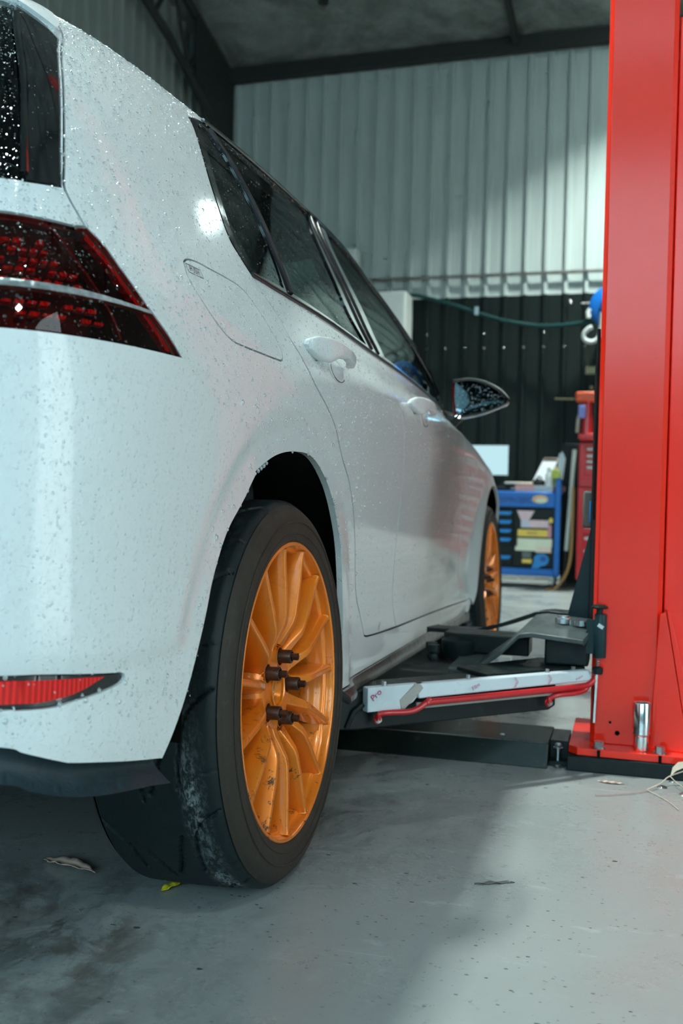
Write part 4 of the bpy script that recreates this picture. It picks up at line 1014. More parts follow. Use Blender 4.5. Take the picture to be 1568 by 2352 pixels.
MB().prism([AP(.20,.012,.188),AP(.94,.012,.190),AP(.94,.012,.202),AP(.20,.012,.202)],s*-.004).out('guard_backing',colm('film_underside',(.4,.4,.4)),arm_o)
for t in (.045,.80):
    MB().lathe([(.010,0),(.010,.004),(.0045,.004)],AP(t,.006,.172 if t<.5 else .171),s,18).out('guard_lug',M['redchest'],arm_o)
    MB().hexbolt(AP(t,.012,.172 if t<.5 else .171),s,.0055,.006).out('guard_bolt',M['zinc'],arm_o,smooth=False)
for t in (.075,.43,.80,.93):
    MB().hexbolt(AP(t,.0,.2445),(0,0,1),.0052,.009).out('guard_bolt',M['zinc'],arm_o,smooth=False)
text_obj('Pro',.020,AP(.032,.0135,.2275),(d*.75+Vector((0,0,.62))),(Vector((0,0,.75))-d*.62),M['magenta'],g1)
text_obj('Film',.014,AP(.44,.0222,.229),(d*.85+Vector((0,0,.5))),(Vector((0,0,.85))-d*.5),M['magenta'],g1)
text_obj('Protect',.008,AP(.93,.0222,.229),(d*.9+Vector((0,0,.4))),(Vector((0,0,.9))-d*.4),M['magenta'],g1)
for t in (.62,.78):
    MB().tube([AP(t-.004,.0215,.243),AP(t+.008,.0215,.231),AP(t-.004,.0215,.219)],.0005,6).tube([AP(t+.002,.0215,.243),AP(t+.014,.0215,.231),AP(t+.002,.0215,.219)],.0005,6).out('film_print',M['magenta'],g1)
# bent flat bars carrying the arms
def strap(pts,w,th,name,mat):
    # pts centre line (x,y,z) ; width along vector w
    P=[Vector(p) for p in pts]; w=Vector(w); v=[];f=[]
    for p in P: v+=[p-w/2,p+w/2,p+w/2-Vector((0,0,th)),p-w/2-Vector((0,0,th))]
    for i in range(len(P)-1):
        for k in range(4): f.append((4*i+k,4*i+(k+1)%4,4*i+4+(k+1)%4,4*i+4+k))
    f+= [(0,1,2,3),(4*len(P)-1,4*len(P)-2,4*len(P)-3,4*len(P)-4)]
    return MB().add(v,f).out(name,mat,arm_o,bevel=.002)
strap([(.120,1.04,.245),(.180,1.03,.244),(.255,1.02,.300),(.300,1.01,.347),(.330,1.01,.352),(.46,1.0,.342)],(.03,.16,.035),.012,'arm_strap',M['darkgrey'])
strap([(.02,1.19,.305),(.14,1.24,.300),(.22,1.27,.322),(.31,1.26,.358),(.34,1.26,.362),(.46,1.24,.358)],(.02,.075,0),.012,'arm_strap',M['blacksteel'])
pl=MB(); pl.box((.345,1.0,.247),(.455,1.12,.325)); pl.out('pivot_block',M['blacksteel'],arm_o,bevel=.006,seg=3)
pl=MB(); pl.prism([(.07,1.08,.255),(.11,1.06,.255),(.30,1.06,.255),(.30,1.16,.255),(.07,1.20,.255)],(0,0,.05)); pl.out('far_swing_arm',M['blacksteel'],arm_o,bevel=.004)
pl=MB(); pl.lathe([(0,.228),(.030,.228),(.044,.238),(.052,.262),(.052,.285),(.030,.30),(0,.30)],(.115,1.09,0),(0,0,1),28); pl.out('arm_joint',M['blacksteel'],arm_o)
for x,y in ((.058,1.0),(.045,1.04)):
    MB().lathe([(0,.236),(.010,.236),(.013,.244),(.010,.256),(.016,.262),(.016,.28),(0,.28)],(x,y,0),(0,0,1),18).out('joint_bolt',M['blacksteel'],arm_o)
# toothed lock gears
def gear(cx,cy,z,r,h,n=26):
    pts=[]
    for k in range(n):
        for q,rr in ((0,r),(.35,r),(.5,r*.93),(.85,r*.93)): a=2*PI*(k+q)/n; pts.append((cx+math.cos(a)*rr,cy+math.sin(a)*rr,z))
    return MB().prism(pts,(0,0,h))
gear(.435,1.035,.349,.034,.014,30).out('lock_gear',M['zinc'],arm_o,smooth=False)
MB().lathe([(0,.366),(.020,.366),(.021,.364),(.021,.352),(0,.352)],(.388,1.03,0),(0,0,1),12).lathe([(0,.372),(.014,.371),(.015,.364)],(.388,1.03,0),(0,0,1),24).out('pivot_nut',M['zinc'],arm_o,smooth=False)
# arm lock: knob, sleeve, spring, rod
kx,ky=.4825,.972
L=MB(); L.lathe([(0,.386),(.008,.386),(.008,.398),(.020,.4005),(.021,.404),(.014,.409),(0,.411)],(kx-.003,ky,0),(0,0,1),24); k=L.out('lock_knob',M['blacksteel'],lift)
L=MB(); L.lathe([(0,.277),(.0145,.277),(.0155,.279),(.0155,.3845),(.0145,.386),(0,.386)],(kx,ky,0),(0,0,1),28); L.box((kx-.034,ky+.002,.285),(kx-.006,ky+.02,.37)); sl=L.out('lock_sleeve',colm('lock_teal_black',(.008,.032,.038),.42),lift)
MB().box((-.0075,-.0005,-.0045),(.0075,.0003,.0045)).out('sleeve_sticker',M['film'],sl,smooth=False,local=True).matrix_basis=Matrix.Translation((kx+.001,ky-.0160,.357))@Matrix.Rotation(.55,4,'Y')
sp_=MB(); sp_.tube([(kx-.004+math.cos(a)*.0045,ky+math.sin(a)*.0045,.277-a*.0008) for a in np.linspace(0,30,90)],.0012,6); sp_.out('lock_spring',M['zinc'],lift)
MB().lathe([(0,.236),(.0125,.236),(.0135,.240),(.0135,.250),(.010,.254),(0,.254)],(kx-.004,ky,0),(0,0,1),16).out('lock_collar',M['blacksteel'],lift)
MB().tube([(kx-.006,ky,.25),(kx-.010,ky,.114)],.0052,14).out('lock_rod',M['chrome'],lift)
# chrome socket standing on the base plate
sk_=empty('impact_socket',(.588,.955,.0575)); tag(sk_,'tall chrome impact socket standing upright on the red base plate','socket')
MB().lathe([(.014,.118),(.0205,.1185),(.0215,.1165),(.0213,.040),(.0190,.037),(.0188,.004),(.0175,0),(0,0)],(0,0,0),(0,0,1),48).lathe([(.014,.118),(.0135,.105),(.0125,.08),(0,.08)],(0,0,0),(0,0,1),12).out('socket_body',M['chrome'],sk_,local=True)
MB().lathe([(.0214,.0425),(.0217,.0415),(.0214,.0405)],(0,0,0),(0,0,1),48).out('knurled_ring',M['steel'],sk_,local=True)
# floor cover running under the car
fc=empty('floor_cable_cover',(-.2,1.05,0)); tag(fc,'low black checkered metal cover plate lying on floor under the car','cable cover')
cm,nt,b=newmat('cover_steel'); co=coords(nt); c=mix(nt,noise(nt,co,14,8,.7,1.5),(.002,.005,.004),(.014,.026,.020)); c=mix(nt,ramp(nt,noise(nt,co,22,6,.7),[(.62,0),(.68,.5)]),c,(.06,.075,.065)); nt.links.new(c,b.inputs['Base Color']); b.inputs['Roughness'].default_value=.28; b.inputs['Metallic'].default_value=.2
MB().prism([(-2.1,.918,.0),(-2.1,.945,.058),(-2.1,1.15,.058),(-2.1,1.19,0)],(2.465,0,0)).out('cover_channel',cm,fc,bevel=.002)
MB().tube([(-.5,.944,.0585),(.36,.944,.0585)],.0016,6).out('worn_edge',M['zinc'],fc)
MB().box((.366,.955,.0),(.411,1.14,.012)).box((.366,1.0,.0),(.411,1.14,.055)).out('cover_end',M['blacksteel'],fc,bevel=.001)
MB().tube([(.388,.968,.012),(.388,.968,.055)],.0065,12).hexbolt((.388,.968,.044),(0,0,1),.009,.008).hexbolt((.390,.945,.002),(0,0,1),.008,.004).out('cover_bolt',M['zinc'],fc,smooth=False)
MB().ball((.245,.99,.061),.0045,8,(1.5,1,.6)).out('cover_rivet',M['film'],fc)
# ------------------------------------------------------------------ building
WY_=.041; ct,st=math.cos(WY_),math.sin(WY_)
def W(x,y,z=0):  # room frame rotated slightly against the car; origin below the back wall line
    return Vector((x*ct+y*st, 8.3-x*st+y*ct, z))
def corr(name,p0,dirv,nrm,length,zlo,zhi,mat,pitch=.19,rib=.034,w=.016,zfun=None,mats=None):
    dirv=Vector(dirv);nrm=Vector(nrm);p0=Vector(p0)
    prof=[];x=0
    while x<length:
        for a,b in ((0,0),(pitch*.5-.021,0),(pitch*.5-.014,rib),(pitch*.5+.014,rib),(pitch*.5+.021,0)):
            if x+a<=length: prof.append((x+a,b))
        # two shallow swages in the pan
        x+=pitch
    prof.append((length,0))
    v=[];f=[]
    for a,b in prof:
        q=p0+dirv*a+nrm*b
        zh=zfun(a) if zfun else zhi
        v+=[(q.x,q.y,zlo),(q.x,q.y,zh)]
    for i in range(len(prof)-1): f.append((2*i,2*i+2,2*i+3,2*i+1))
    o=link(name,v,f,mat,smooth=False); o['kind']='structure'
    return o
XL,XR_=-3.80,5.2; YF=-15.5
ax=Vector((ct,-st,0)); ay=Vector((st,ct,0))
corr('wall_back',W(XL,0),ax,-ay,XR_-XL,2.66,5.06,M['wallwhite'])
corr('wall_back_lower',W(XL,.0),ax,-ay,XR_-XL,0,2.66,M['wallblack']).name='wall_back.001'
RS=.30
def roofz(yr): return 5.08+RS*(-yr) if yr>-9 else 5.08+RS*9-RS*(-yr-9)
o=corr('wall_left',W(XL,YF),ay,ax,-YF,0,5.2,M['wallleft'],zfun=lambda a: roofz(YF+a)+.1)
o=corr('wall_right',W(XR_,YF),ay,-ax,-YF,0,5.2,M['wallleft'],zfun=lambda a: roofz(YF+a)+.1)
# front wall around the roller door opening
def wallpiece(x0,x1,z0,z1,name):
    p=W(x0,YF);q=W(x1,YF); mb=MB(); mb.prism([(p.x,p.y,z0),(q.x,q.y,z0),(q.x,q.y,z1),(p.x,p.y,z1)],-ay*.05); o=mb.out(name,M['wallleft'],smooth=False); o['kind']='structure'
DX0,DX1,DZ=-3.7,3.2,4.15
wallpiece(XL,DX0,0,5.3,'wall_front'); wallpiece(DX1,XR_,0,5.3,'wall_front.001'); wallpiece(DX0,DX1,DZ,5.3,'wall_front.002')
ow=MB().box((-14,-24,0),(14,-23.8,4.4)).out('sky_blocker',colm('blocker_dark',(.06,.08,.07),.8),smooth=False); ow['kind']='structure'  # unseen dark slab added outside to cut low sky from the post's reflection
fl=MB(); fl.box((-9,-24,-.05),(10,12,0)); o=fl.out('floor',M['floor'],smooth=False); o['kind']='structure'
# roof: foil faced, two pitches
mb=MB(); 
for y0,y1 in ((0.35,-9),(-9,YF-.1)):
    a,b,c,d_=W(XL-.3,y0,roofz(y0)),W(XR_+.3,y0,roofz(y0)),W(XR_+.3,y1,roofz(y1)),W(XL-.3,y1,roofz(y1)); mb.add([a,b,c,d_],[(0,1,2,3)]); up=Vector((0,0,.04)); mb.add([a+up,b+up,c+up,d_+up],[(3,2,1,0)])
o=mb.out('ceiling',M['foil'],smooth=False); o['kind']='structure'
# eave beam, purlins, rafters
def beam(name,a,b,h,w):
    a=Vector(a);b=Vector(b); t=(b-a).normalized(); s_=t.cross(Vector((0,0,1))).normalized()*w/2; u=Vector((0,0,h))
    mb=MB(); mb.prism([a-s_,a+s_,a+s_-u,a-s_-u],b-a); o=mb.out(name,M['darksteel'],smooth=False); o['kind']='structure'; return o
beam('trim_1',W(XL,-.08,5.09),W(XR_,-.08,5.09),.13,.10)
n=2
for yy in (-1.5,-3.0,-4.5,-6.0): beam('trim_%d'%n,W(XL,yy,roofz(yy)-.002),W(XR_,yy,roofz(yy)-.002),.06,.05); n+=1
for xx in (-.62,2.6): beam('trim_%d'%n,W(xx,-.1,roofz(-.1)-.01),W(xx,-8.9,roofz(-8.9)-.01),.10,.05); n+=1
# lattice truss along the left wall
tr=empty('roof_truss',W(XL+.22,-4,4.5)); tr['kind']='structure'
mb=MB(); xt=XL+.20
def tp(y,dz): return W(xt,y,roofz(y)-.03-dz)
mb.tube([tp(-.1,.0),tp(-8.8,.0)],.045,6)
mb.out('top_chord',M['darksteel'],tr)
MB().tube([tp(-.15,.95),tp(-.5,.72),tp(-1.4,.60),tp(-8.8,.60)],.045,6).out('bottom_chord',M['darksteel'],tr)
for k in range(12):
    y=-.3-k*.7; MB().tube([tp(y,.62),tp(y-.35,.02)],.022,6).tube([tp(y-.35,.02),tp(y-.7,.6)],.022,6).out('web_bar',M['darksteel'],tr)
MB().prism([tp(.0,.02),tp(-.9,.02),tp(-.9,.60),tp(-.35,.75),tp(.0,1.5)],ax*.03).out('knee_plate',M['darksteel'],tr)
# pendant shackle on roof
MB().tube([W(-2.25,-1.0,5.34),W(-2.25,-1.0,5.2)],.05,8).out('roof_bracket',M['darksteel']); tag(bpy.data.objects['roof_bracket'],'small dark bracket hanging from the silver foil ceiling','bracket')
# conduit on the wall
cd=MB(); cd.tube([W(XL+.3,-.06,2.855),W(3.5,-.06,2.855)],.017,10)
o=cd.out('wall_conduit',M['steel']); tag(o,'long thin grey pipe running across the white corrugated wall','pipe')
for k in range(1):
    mb=MB()
    for i in range(40):
        x=XL+.095+.19*i; 
        mb.ball(W(x,-.032,2.16-.0),.009,8); 
        if i%3==0: mb.ball(W(x,-.032,2.30),.009,8)
    o=mb.out('wall_screws',M['zinc']); o['kind']='structure'
# white board and small box on the wall
bd=empty('white_cabinet',W(-1.75,-.32,1.5)); tag(bd,'tall white cabinet on wall seen behind the front door window','cabinet')
MB().box((-.17,-.16,0),(.21,.16,1.15)).out('cabinet_body',colm('cabinet_white',(.70,.76,.72),.5),bd,local=True,bevel=.01)
MB().box((-.16,-.172,.02),(.20,-.162,1.13)).out('cabinet_door',colm('cabinet_white',(.70,.76,.72),.5),bd,local=True,bevel=.004)
bx=empty('white_wall_box',W(-2.23,-.16,2.9)); tag(bx,'small white rounded box high on the corrugated wall above the cabinet','box')
MB().box((-.10,-.09,-.14),(.13,.08,.245)).out('box_body',colm('cabinet_white',(.70,.76,.72),.5),bx,local=True,bevel=.03,seg=4)
MB().box((-.07,-.096,-.10),(.10,-.088,.19)).out('box_lid',colm('cabinet_white',(.70,.76,.72),.5),bx,local=True,bevel=.004)
# hose reel, hose
hs=cr([(-2.0,8.22,2.70),(-1.83,8.2,2.70),(-1.5,8.16,2.655),(-1.15,8.1,2.55),(-.9,8.1,2.462),(-.6,8.1,2.375),(-.28,8.1,2.328),(.0,8.05,2.33),(.215,8.0,2.355)],8)
hose=MB().tube(hs,.019,10).out('air_hose',colm('hose_teal',(.010,.055,.055),.45)); tag(hose,'dark green air hose sagging from the wall to the blue reel','hose')
MB().box((-.925,8.07,2.44),(-.885,8.09,2.52)).out('hose_clip',M['zinc'],hose,bevel=.004)
rl=empty('hose_reel',(.335,7.95,2.46)); tag(rl,'round blue hose reel on the dark wall beside the red post','hose reel')
MB().lathe([(0,-.05),(.165,-.05),(.195,-.03),(.20,0),(.195,.03),(.165,.05),(0,.05)],(0,0,0),(0,1,0),40).out('reel_body',M['blue'],rl,local=True)
MB().lathe([(.10,-.052),(.10,-.07),(.06,-.075),(0,-.075)],(0,0,0),(0,1,0),24).out('reel_hub',M['navy'],rl,local=True)
MB().tube([(-.185,-.03,-.02),(-.205,-.03,-.05),(-.20,-.03,-.1)],.02,8).out('reel_guide',colm('cabinet_white',(.7,.7,.7)),rl,local=True)
MB().tube([(-.27,.0,.04),(-.1,.0,.04)],.008,8).box((-.05,.02,-.05),(.05,.285,.05)).out('reel_bracket',M['steel'],rl,local=True)
sh=MB().ball((-.055,8.24,2.585),.014,8).ball((-.045,8.24,2.56),.018,8).out('wall_hook_bolt',M['steel']); tag(sh,'small bolt head sticking out of the black wall left of the reel','bolt')
# crane: dark mast with hook
cr_=empty('engine_crane',(.30,7.35,0)); tag(cr_,'dark engine crane mast with white hook standing by the post','crane')
MB().box((-.045,-.04,0),(.045,.04,2.0)).out('mast',M['blacksteel'],cr_,local=True,bevel=.005)
MB().tube(cr([(-.03,0,2.30),(-.035,0,2.18),(-.055,0,2.085),(-.11,0,2.055),(-.165,0,2.075),(-.175,0,2.12),(-.14,0,2.165),(-.105,0,2.18)],6),[.02]*43,10).out('hook',colm('hook_white',(.62,.70,.68),.4),cr_,local=True)
MB().ball((-.10,0,1.66),.024,8).out('chain_end',colm('brass_dark',(.16,.15,.09),.4,metal=.8),cr_,local=True)
MB().tube([(-.03,0,2.3),(-.02,0,1.83)],.012,8).box((-.15,-.03,1.78),(.02,.03,1.84)).tube([(-.14,0,1.80),(-.14,0,2.02)],.007,6).out('hook_shackle',colm('brass_dark',(.16,.15,.09),.4,metal=.8),cr_,local=True)
# wall mounted grinder in red
gr=empty('bench_drill',(.165,6.55,1.165)); tag(gr,'red bench drill with side lever standing on the red tool chest','drill')
MB().box((-.02,-.09,.005),(.16,.09,.05)).out('drill_base',M['redchest'],gr,local=True,bevel=.008)
MB().tube([(.04,0,.04),(.045,0,.34)],[.045,.03],14).out('drill_column',M['redchest'],gr,local=True)
MB().box((-.05,-.06,.30),(.10,.06,.375)).out('drill_head',colm('orange_red',(.75,.10,.03),.45),gr,local=True,bevel=.015,seg=3)
MB().tube([(-.02,-.05,.315),(-.20,-.06,.318)],.007,8).ball((-.2,-.06,.318),.01,8).out('drill_lever',colm('brass_dark',(.2,.2,.1)),gr,local=True)
MB().tube(cr([(-.03,-.02,.06),(-.025,-.02,.16),(-.01,-.02,.22)],5),.014,10).out('drill_quill',colm('beige_grey',(.42,.38,.32),.5),gr,local=True)
MB().box((-.025,-.075,.17),(.03,-.06,.27)).out('drill_label',colm('violet_label',(.22,.25,.62),.5),gr,local=True,bevel=.01)
# red tool chest
tc_=empty('tool_chest',(.47,6.75,0)); tag(tc_,'tall red roller tool chest with grey drawer pulls behind the post','tool chest')
RC_=M['redchest']; 
MB().box((-.32,-.2,.08),(.36,.28,.80)).out('lower_cabinet',RC_,tc_,local=True,bevel=.006)
MB().box((-.32,-.16,.80),(.36,.26,1.155)).out('top_chest',RC_,tc_,local=True,bevel=.01)
hm=colm('pull_grey',(.56,.52,.52),.4)
def drawer(x0,x1,z0,z1,yf,par,dm,hm_,hx=None,hh=.012):
    d_=MB().box((x0,yf-.012,z0),(x1,yf,z1)).out('drawer',dm,par,local=True,bevel=.003)
    hx=hx or (x0+.01,x1-.01)
    MB().box((hx[0],yf-.03,z1-.012-hh*2),(hx[1],yf-.012,z1-.012)).out('drawer_pull',hm_,d_,local=True,bevel=.005)
for z0,z1 in ((1.075,1.125),(1.03,1.07),(.985,1.025),(.90,.98)): drawer(-.27,.31,z0,z1,-.16,tc_,RC_,hm)
for z0,z1 in ((.71,.78),(.62,.70),(.53,.61),(.44,.52),(.34,.43),(.25,.33),(.12,.24)): drawer(-.27,.31,z0,z1,-.20,tc_,RC_,hm)
for x in (-.24,.28):
    for y in (-.14,.2): MB().lathe([(0,-.014),(.036,-.012),(.04,0),(.036,.012),(0,.014)],(x,y,.041),(1,0,0),18).tube([(x,y,.041),(x,y,.085)],.012,8).out('caster',M['steel'],tc_,local=True)
MB().lathe([(0,0),(.02,0),(.02,-.012),(0,-.014)],(-.12,-.17,1.0),(0,1,0),16).out('chest_badge',M['chrome'],tc_,local=True)
# blue tool cart
ct_=empty('tool_cart',(-.34,6.72,0)); tag(ct_,'blue tool cart with black drawers and stickers on casters','tool cart')
CB=M['blue']; x0,x1=-.40,.365
for x in (x0,x1-.045): MB().box((x,-.20,.095),(x+.045,-.155,.865)).out('corner_post',CB,ct_,local=True,bevel=.008)
MB().box((x0+.045,-.19,.635),(x1-.045,-.16,.755)).box((x0+.01,-.18,.745),(x1-.01,.25,.76)).out('top_tray',CB,ct_,local=True,bevel=.006)
MB().box((x0+.045,-.19,.095),(x1-.045,-.16,.155)).box((x0+.01,-.18,.10),(x1-.01,.25,.12)).out('bottom_rail',CB,ct_,local=True,bevel=.006)
MB().box((x0+.02,-.15,.12),(x1-.02,.25,.745)).out('cart_body',M['cartblack'],ct_,local=True,bevel=.004)
for z in (.585,.515,.445,.375,.235):
    d_=MB().box((x0+.05,-.172,z-.045),(-.005,-.152,z+.022)).out('drawer',M['cartblack'],ct_,local=True,bevel=.003)
    MB().prism([(x0+.05,-.176,z-.014),(-.03,-.176,z-.014),(-.012,-.176,z+.004),(-.012,-.176,z+.014),(x0+.05,-.176,z+.014)],(0,-.012,0)).out('drawer_pull',M['bluehandle'],d_,local=True,bevel=.002)
MB().box((.01,-.172,.165),(x1-.05,-.156,.625)).out('side_door',M['cartblack'],ct_,local=True,bevel=.003)
dp=text_obj('WAREPROJECT',.062,Vector((-.34-.03,6.72-.1905,.690)),(1,0,0),(0,0,1),M['navy'],ct_,name='cart_lettering',shear=.2)
def card(xx0,xx1,z0,z1,mat,yy=-.176,name='sticker',pts=None,r=.006):
    pts=pts or [(xx0,z0),(xx1,z0),(xx1,z1),(xx0,z1)]
    return MB().prism([(x,yy,z) for x,z in pts],(0,.002,0)).out(name,mat,ct_,local=True,bevel=.0008)
def ell(cx,cz,rx,rz,n=24): return [(cx+math.cos(2*PI*k/n)*rx,cz+math.sin(2*PI*k/n)*rz) for k in range(n)]
card(0,0,0,0,colm('sticker_orange',(.72,.45,.22),.5),-.194,pts=ell(.205,.70,.062,.032)); card(0,0,0,0,colm('sticker_cream',(.72,.78,.62),.5),-.196,pts=ell(.215,.690,.045,.020))
pk=colm('sticker_pink',(.72,.55,.60),.5); yl=colm('sticker_yellow',(.85,.62,.12),.5); cw=colm('sticker_cream',(.7,.8,.6)); lv=colm('sticker_lavender',(.56,.60,.72),.5); bl=colm('sticker_blue',(.02,.25,.62),.5); gy=colm('sticker_grey',(.12,.15,.15),.5)
card(0,0,0,0,pk,pts=[(.025,.608),(.165,.608),(.12,.53),(.06,.53)]); card(.06,.14,.475,.53,lv); card(.13,.275,.475,.535,pk,-.178); card(0,0,0,0,yl,-.180,pts=ell(.292,.535,.016,.022))
card(.035,.268,.405,.46,yl); card(.270,.298,.40,.50,colm('sticker_rose',(.6,.28,.36),.5),-.179); card(.035,.305,.325,.39,cw,-.178); card(.02,.18,.292,.325,cw,-.177); card(.18,.30,.282,.325,colm('sticker_peach',(.80,.66,.58),.5),-.179)
card(.075,.145,.235,.285,gy); card(.075,.15,.195,.225,yl,-.178); card(0,0,0,0,bl,-.178,pts=ell(.225,.225,.058,.050)); card(0,0,0,0,colm('sticker_deepblue',(.01,.10,.42),.5),-.180,pts=ell(.24,.232,.025,.022)); card(0,0,0,0,bl,-.177,pts=[(.15,.155),(.20,.155),(.25,.19),(.17,.22)])
text_obj('RACE',.030,Vector((-.34+.15,6.72-.1805,.432)),(1,0,0),(0,0,1),M['navy'],ct_,name='sticker_lettering')
for x in (x0+.03,x1-.06):
    for y in (-.15,.2):
        c=MB().lathe([(0,-.014),(.034,-.013),(.037,0),(.034,.013),(0,.014)],(x,y,.038),(1,0,0),20).out('caster',M['steel'],ct_,local=True)
        MB().box((x-.022,y-.02,.03),(x+.022,y+.02,.098)).out('caster_fork',M['zinc'],c,local=True,bevel=.004)
# things on the cart
def put(name,label,cat,loc,parts,rz=0,group=None):
    e=empty(name,loc); e.rotation_euler=(0,0,rz); tag(e,label,cat,group)
    bpy.context.view_layer.update()
    for nm,mb,mat,bv in parts: mb.out(nm,mat,e,local=True,bevel=bv)
    return e
mon=emis('monitor_screen',(.60,.92,1.0),.85)
put('monitor','wide monitor with pale blue lit screen on the cart','monitor',(-.645,6.93,.763),[
 ('monitor_case',MB().box((-.21,.0,.125),(.215,.03,.385)),M['trim'],.006),('screen',MB().box((-.203,-.003,.133),(.208,.001,.378)),mon,0),
 ('monitor_stand',MB().box((-.03,.02,0),(.03,.035,.16)).box((-.1,-.03,0),(.1,.05,.012)),M['trim'],.003)],rz=-.05)
put('clipboard','tilted clipboard with white sheet on top of the cart','clipboard',(-.135,6.68,.822),[
 ('board',MB().prism([(-.085,-.03,.0),(.045,-.03,0),(.125,.07,.215),(.005,.07,.215)],(0,.006,.0)),colm('clip_brown',(.30,.22,.18),.5),.001),
 ('paper',MB().prism([(-.078,-.034,.006),(.040,-.034,.006),(.108,.052,.185),(-.006,.052,.185)],(0,.003,0)),colm('paper_white',(.74,.80,.86),.6),0),
 ('clip',MB().prism([(.005,.060,.195),(.100,.060,.195),(.104,.066,.208),(.010,.066,.208)],(0,-.006,0)),M['trim'],.001)])
put('parts_box','long pink and grey box lying flat on the cart top','box',(-.20,6.58,.762),[
 ('box_end',MB().box((-.135,-.03,0),(.015,.06,.046)),colm('box_pink',(.62,.36,.38),.5),.002),('box_middle',MB().box((.015,-.03,0),(.16,.06,.046)),colm('box_grey',(.42,.50,.56),.5),.002),
 ('box_dark',MB().box((.16,-.03,0),(.25,.06,.044)),colm('box_maroon',(.10,.03,.04),.5),.002)])
put('keyboard','cream coloured tray lying across the dark clutter on the cart','tray',(-.30,6.68,.805),[
 ('tray',MB().box((-.13,-.06,.012),(.14,.09,.030)),colm('cream_plastic',(.66,.66,.55),.5),.006),('tray_feet',MB().box((-.12,-.05,0),(.12,.08,.012)),M['trim'],.002)])
put('tool_case','low black case lying on the cart top behind the pink box','case',(-.34,6.745,.762),[('case_body',MB().box((-.24,-.02,0),(.27,.11,.042)),M['trim'],.006),('case_latch',MB().box((-.05,-.028,.014),(.0,-.02,.032)),M['steel'],.002)])
put('spray_bottle','white bottle standing near the right end of cart','bottle',(-.075,6.60,.808),[
 ('bottle_body',MB().lathe([(0,0),(.030,0),(.032,.008),(.032,.085),(.020,.105),(.016,.115)],(0,0,0),(0,0,1),24),colm('bottle_white',(.72,.78,.76),.4),0),
 ('bottle_cap',MB().lathe([(.018,.112),(.020,.114),(.020,.145),(.016,.150),(0,.150)],(0,0,0),(0,0,1),20),colm('bottle_white',(.7,.7,.7)),0)])
put('green_tub','lime green tub at the right corner of the cart','tub',(-.02,6.60,.866),[
 ('tub_body',MB().box((-.035,-.03,0),(.03,.03,.062)),colm('lime',(.50,.60,.10),.5),.005),
 ('tub_rim',MB().box((-.037,-.032,.058),(.032,.032,.066)),colm('lime',(.5,.6,.1)),.003)])
put('yellow_bottle','yellow green squeeze bottle standing behind the lime tub','bottle',(-.040,6.74,.80),[
 ('bottle_body',MB().lathe([(0,0),(.026,0),(.028,.01),(.028,.09),(.012,.13)],(0,0,0),(0,0,1),20),colm('yellow_green',(.62,.66,.06),.45),0),('bottle_cap',MB().lathe([(.013,.128),(.013,.160),(.004,.178),(0,.178)],(0,0,0),(0,0,1),16),yl,0)])
put('paper_roll','pale blue paper sheets standing upright behind the lime tub','paper',(-.01,6.70,.862),[
 ('sheet',MB().prism([(-.02,0,0),(.022,0,0),(.042,.0,.20),(.0,.0,.21)],(0,.012,0)),colm('paper_blue',(.52,.62,.72),.6),0),('sheet',MB().prism([(-.0,.02,0),(.032,.02,0),(.05,.02,.17),(.02,.02,.23)],(0,.008,0)),colm('paper_white',(.7,.8,.8)),0)])
put('grey_pouch','dark bag slumped on the cart beside the bottle','bag',(-.155,6.60,.808),[('bag',MB().ball((0,0,.025),.045,14,(1.1,.7,.72)),M['trim'],0),('bag_handle',MB().tube(cr([(-.02,0,.05),(.0,0,.075),(.025,0,.055)],5),.006,8),M['trim'],0)])
# long bar and cable between cart and chest
put('light_bar_pole','long pale strip light leaning upright between cart and red chest','strip light',(.055,6.62,0),[
 ('strip_body',MB().tube([(.0,0,.02),(.015,.0,.30)],.016,10),M['trim'],0),('strip_tube',MB().tube([(.015,0,.30),(.055,.06,1.10)],.017,12),colm('strip_pale',(.55,.62,.58),.4),0)])
put('black_panel','tall black board standing on floor behind the strip light','board',(.080,7.05,0),[('board',MB().box((-.08,0,0),(.10,.03,1.17)),M['cartblack'],.004),('board_foot',MB().box((-.09,-.02,0),(.11,.05,.02)),M['trim'],.003)])
cb_=MB().tube(cr([(.118,6.50,.80),(.118,6.49,.5),(.115,6.48,.30),(.10,6.46,.18),(.06,6.42,.08),(.0,6.38,.012),(-.06,6.36,.010)],8),.011,10).out('orange_cable',colm('cable_brown',(.34,.20,.07),.5)); tag(cb_,'brown cable hanging down the left side of the red chest','cable')
# white bucket in the distance under the arm, wet puddle clutter
put('white_stand','white stand foot on floor seen below the swing arm','stand',(.16,1.95,0),[('stand_leg',MB().prism([(-.020,0,.0),(-.003,0,.0),(.0,0,.12),(-.05,0,.12),(-.035,0,.06)],(0,.03,0)),colm('cabinet_white',(.7,.7,.7)),.002),('stand_foot',MB().box((-.035,-.01,0),(.01,.04,.006)),colm('cabinet_white',(.7,.7,.7)),.001)])
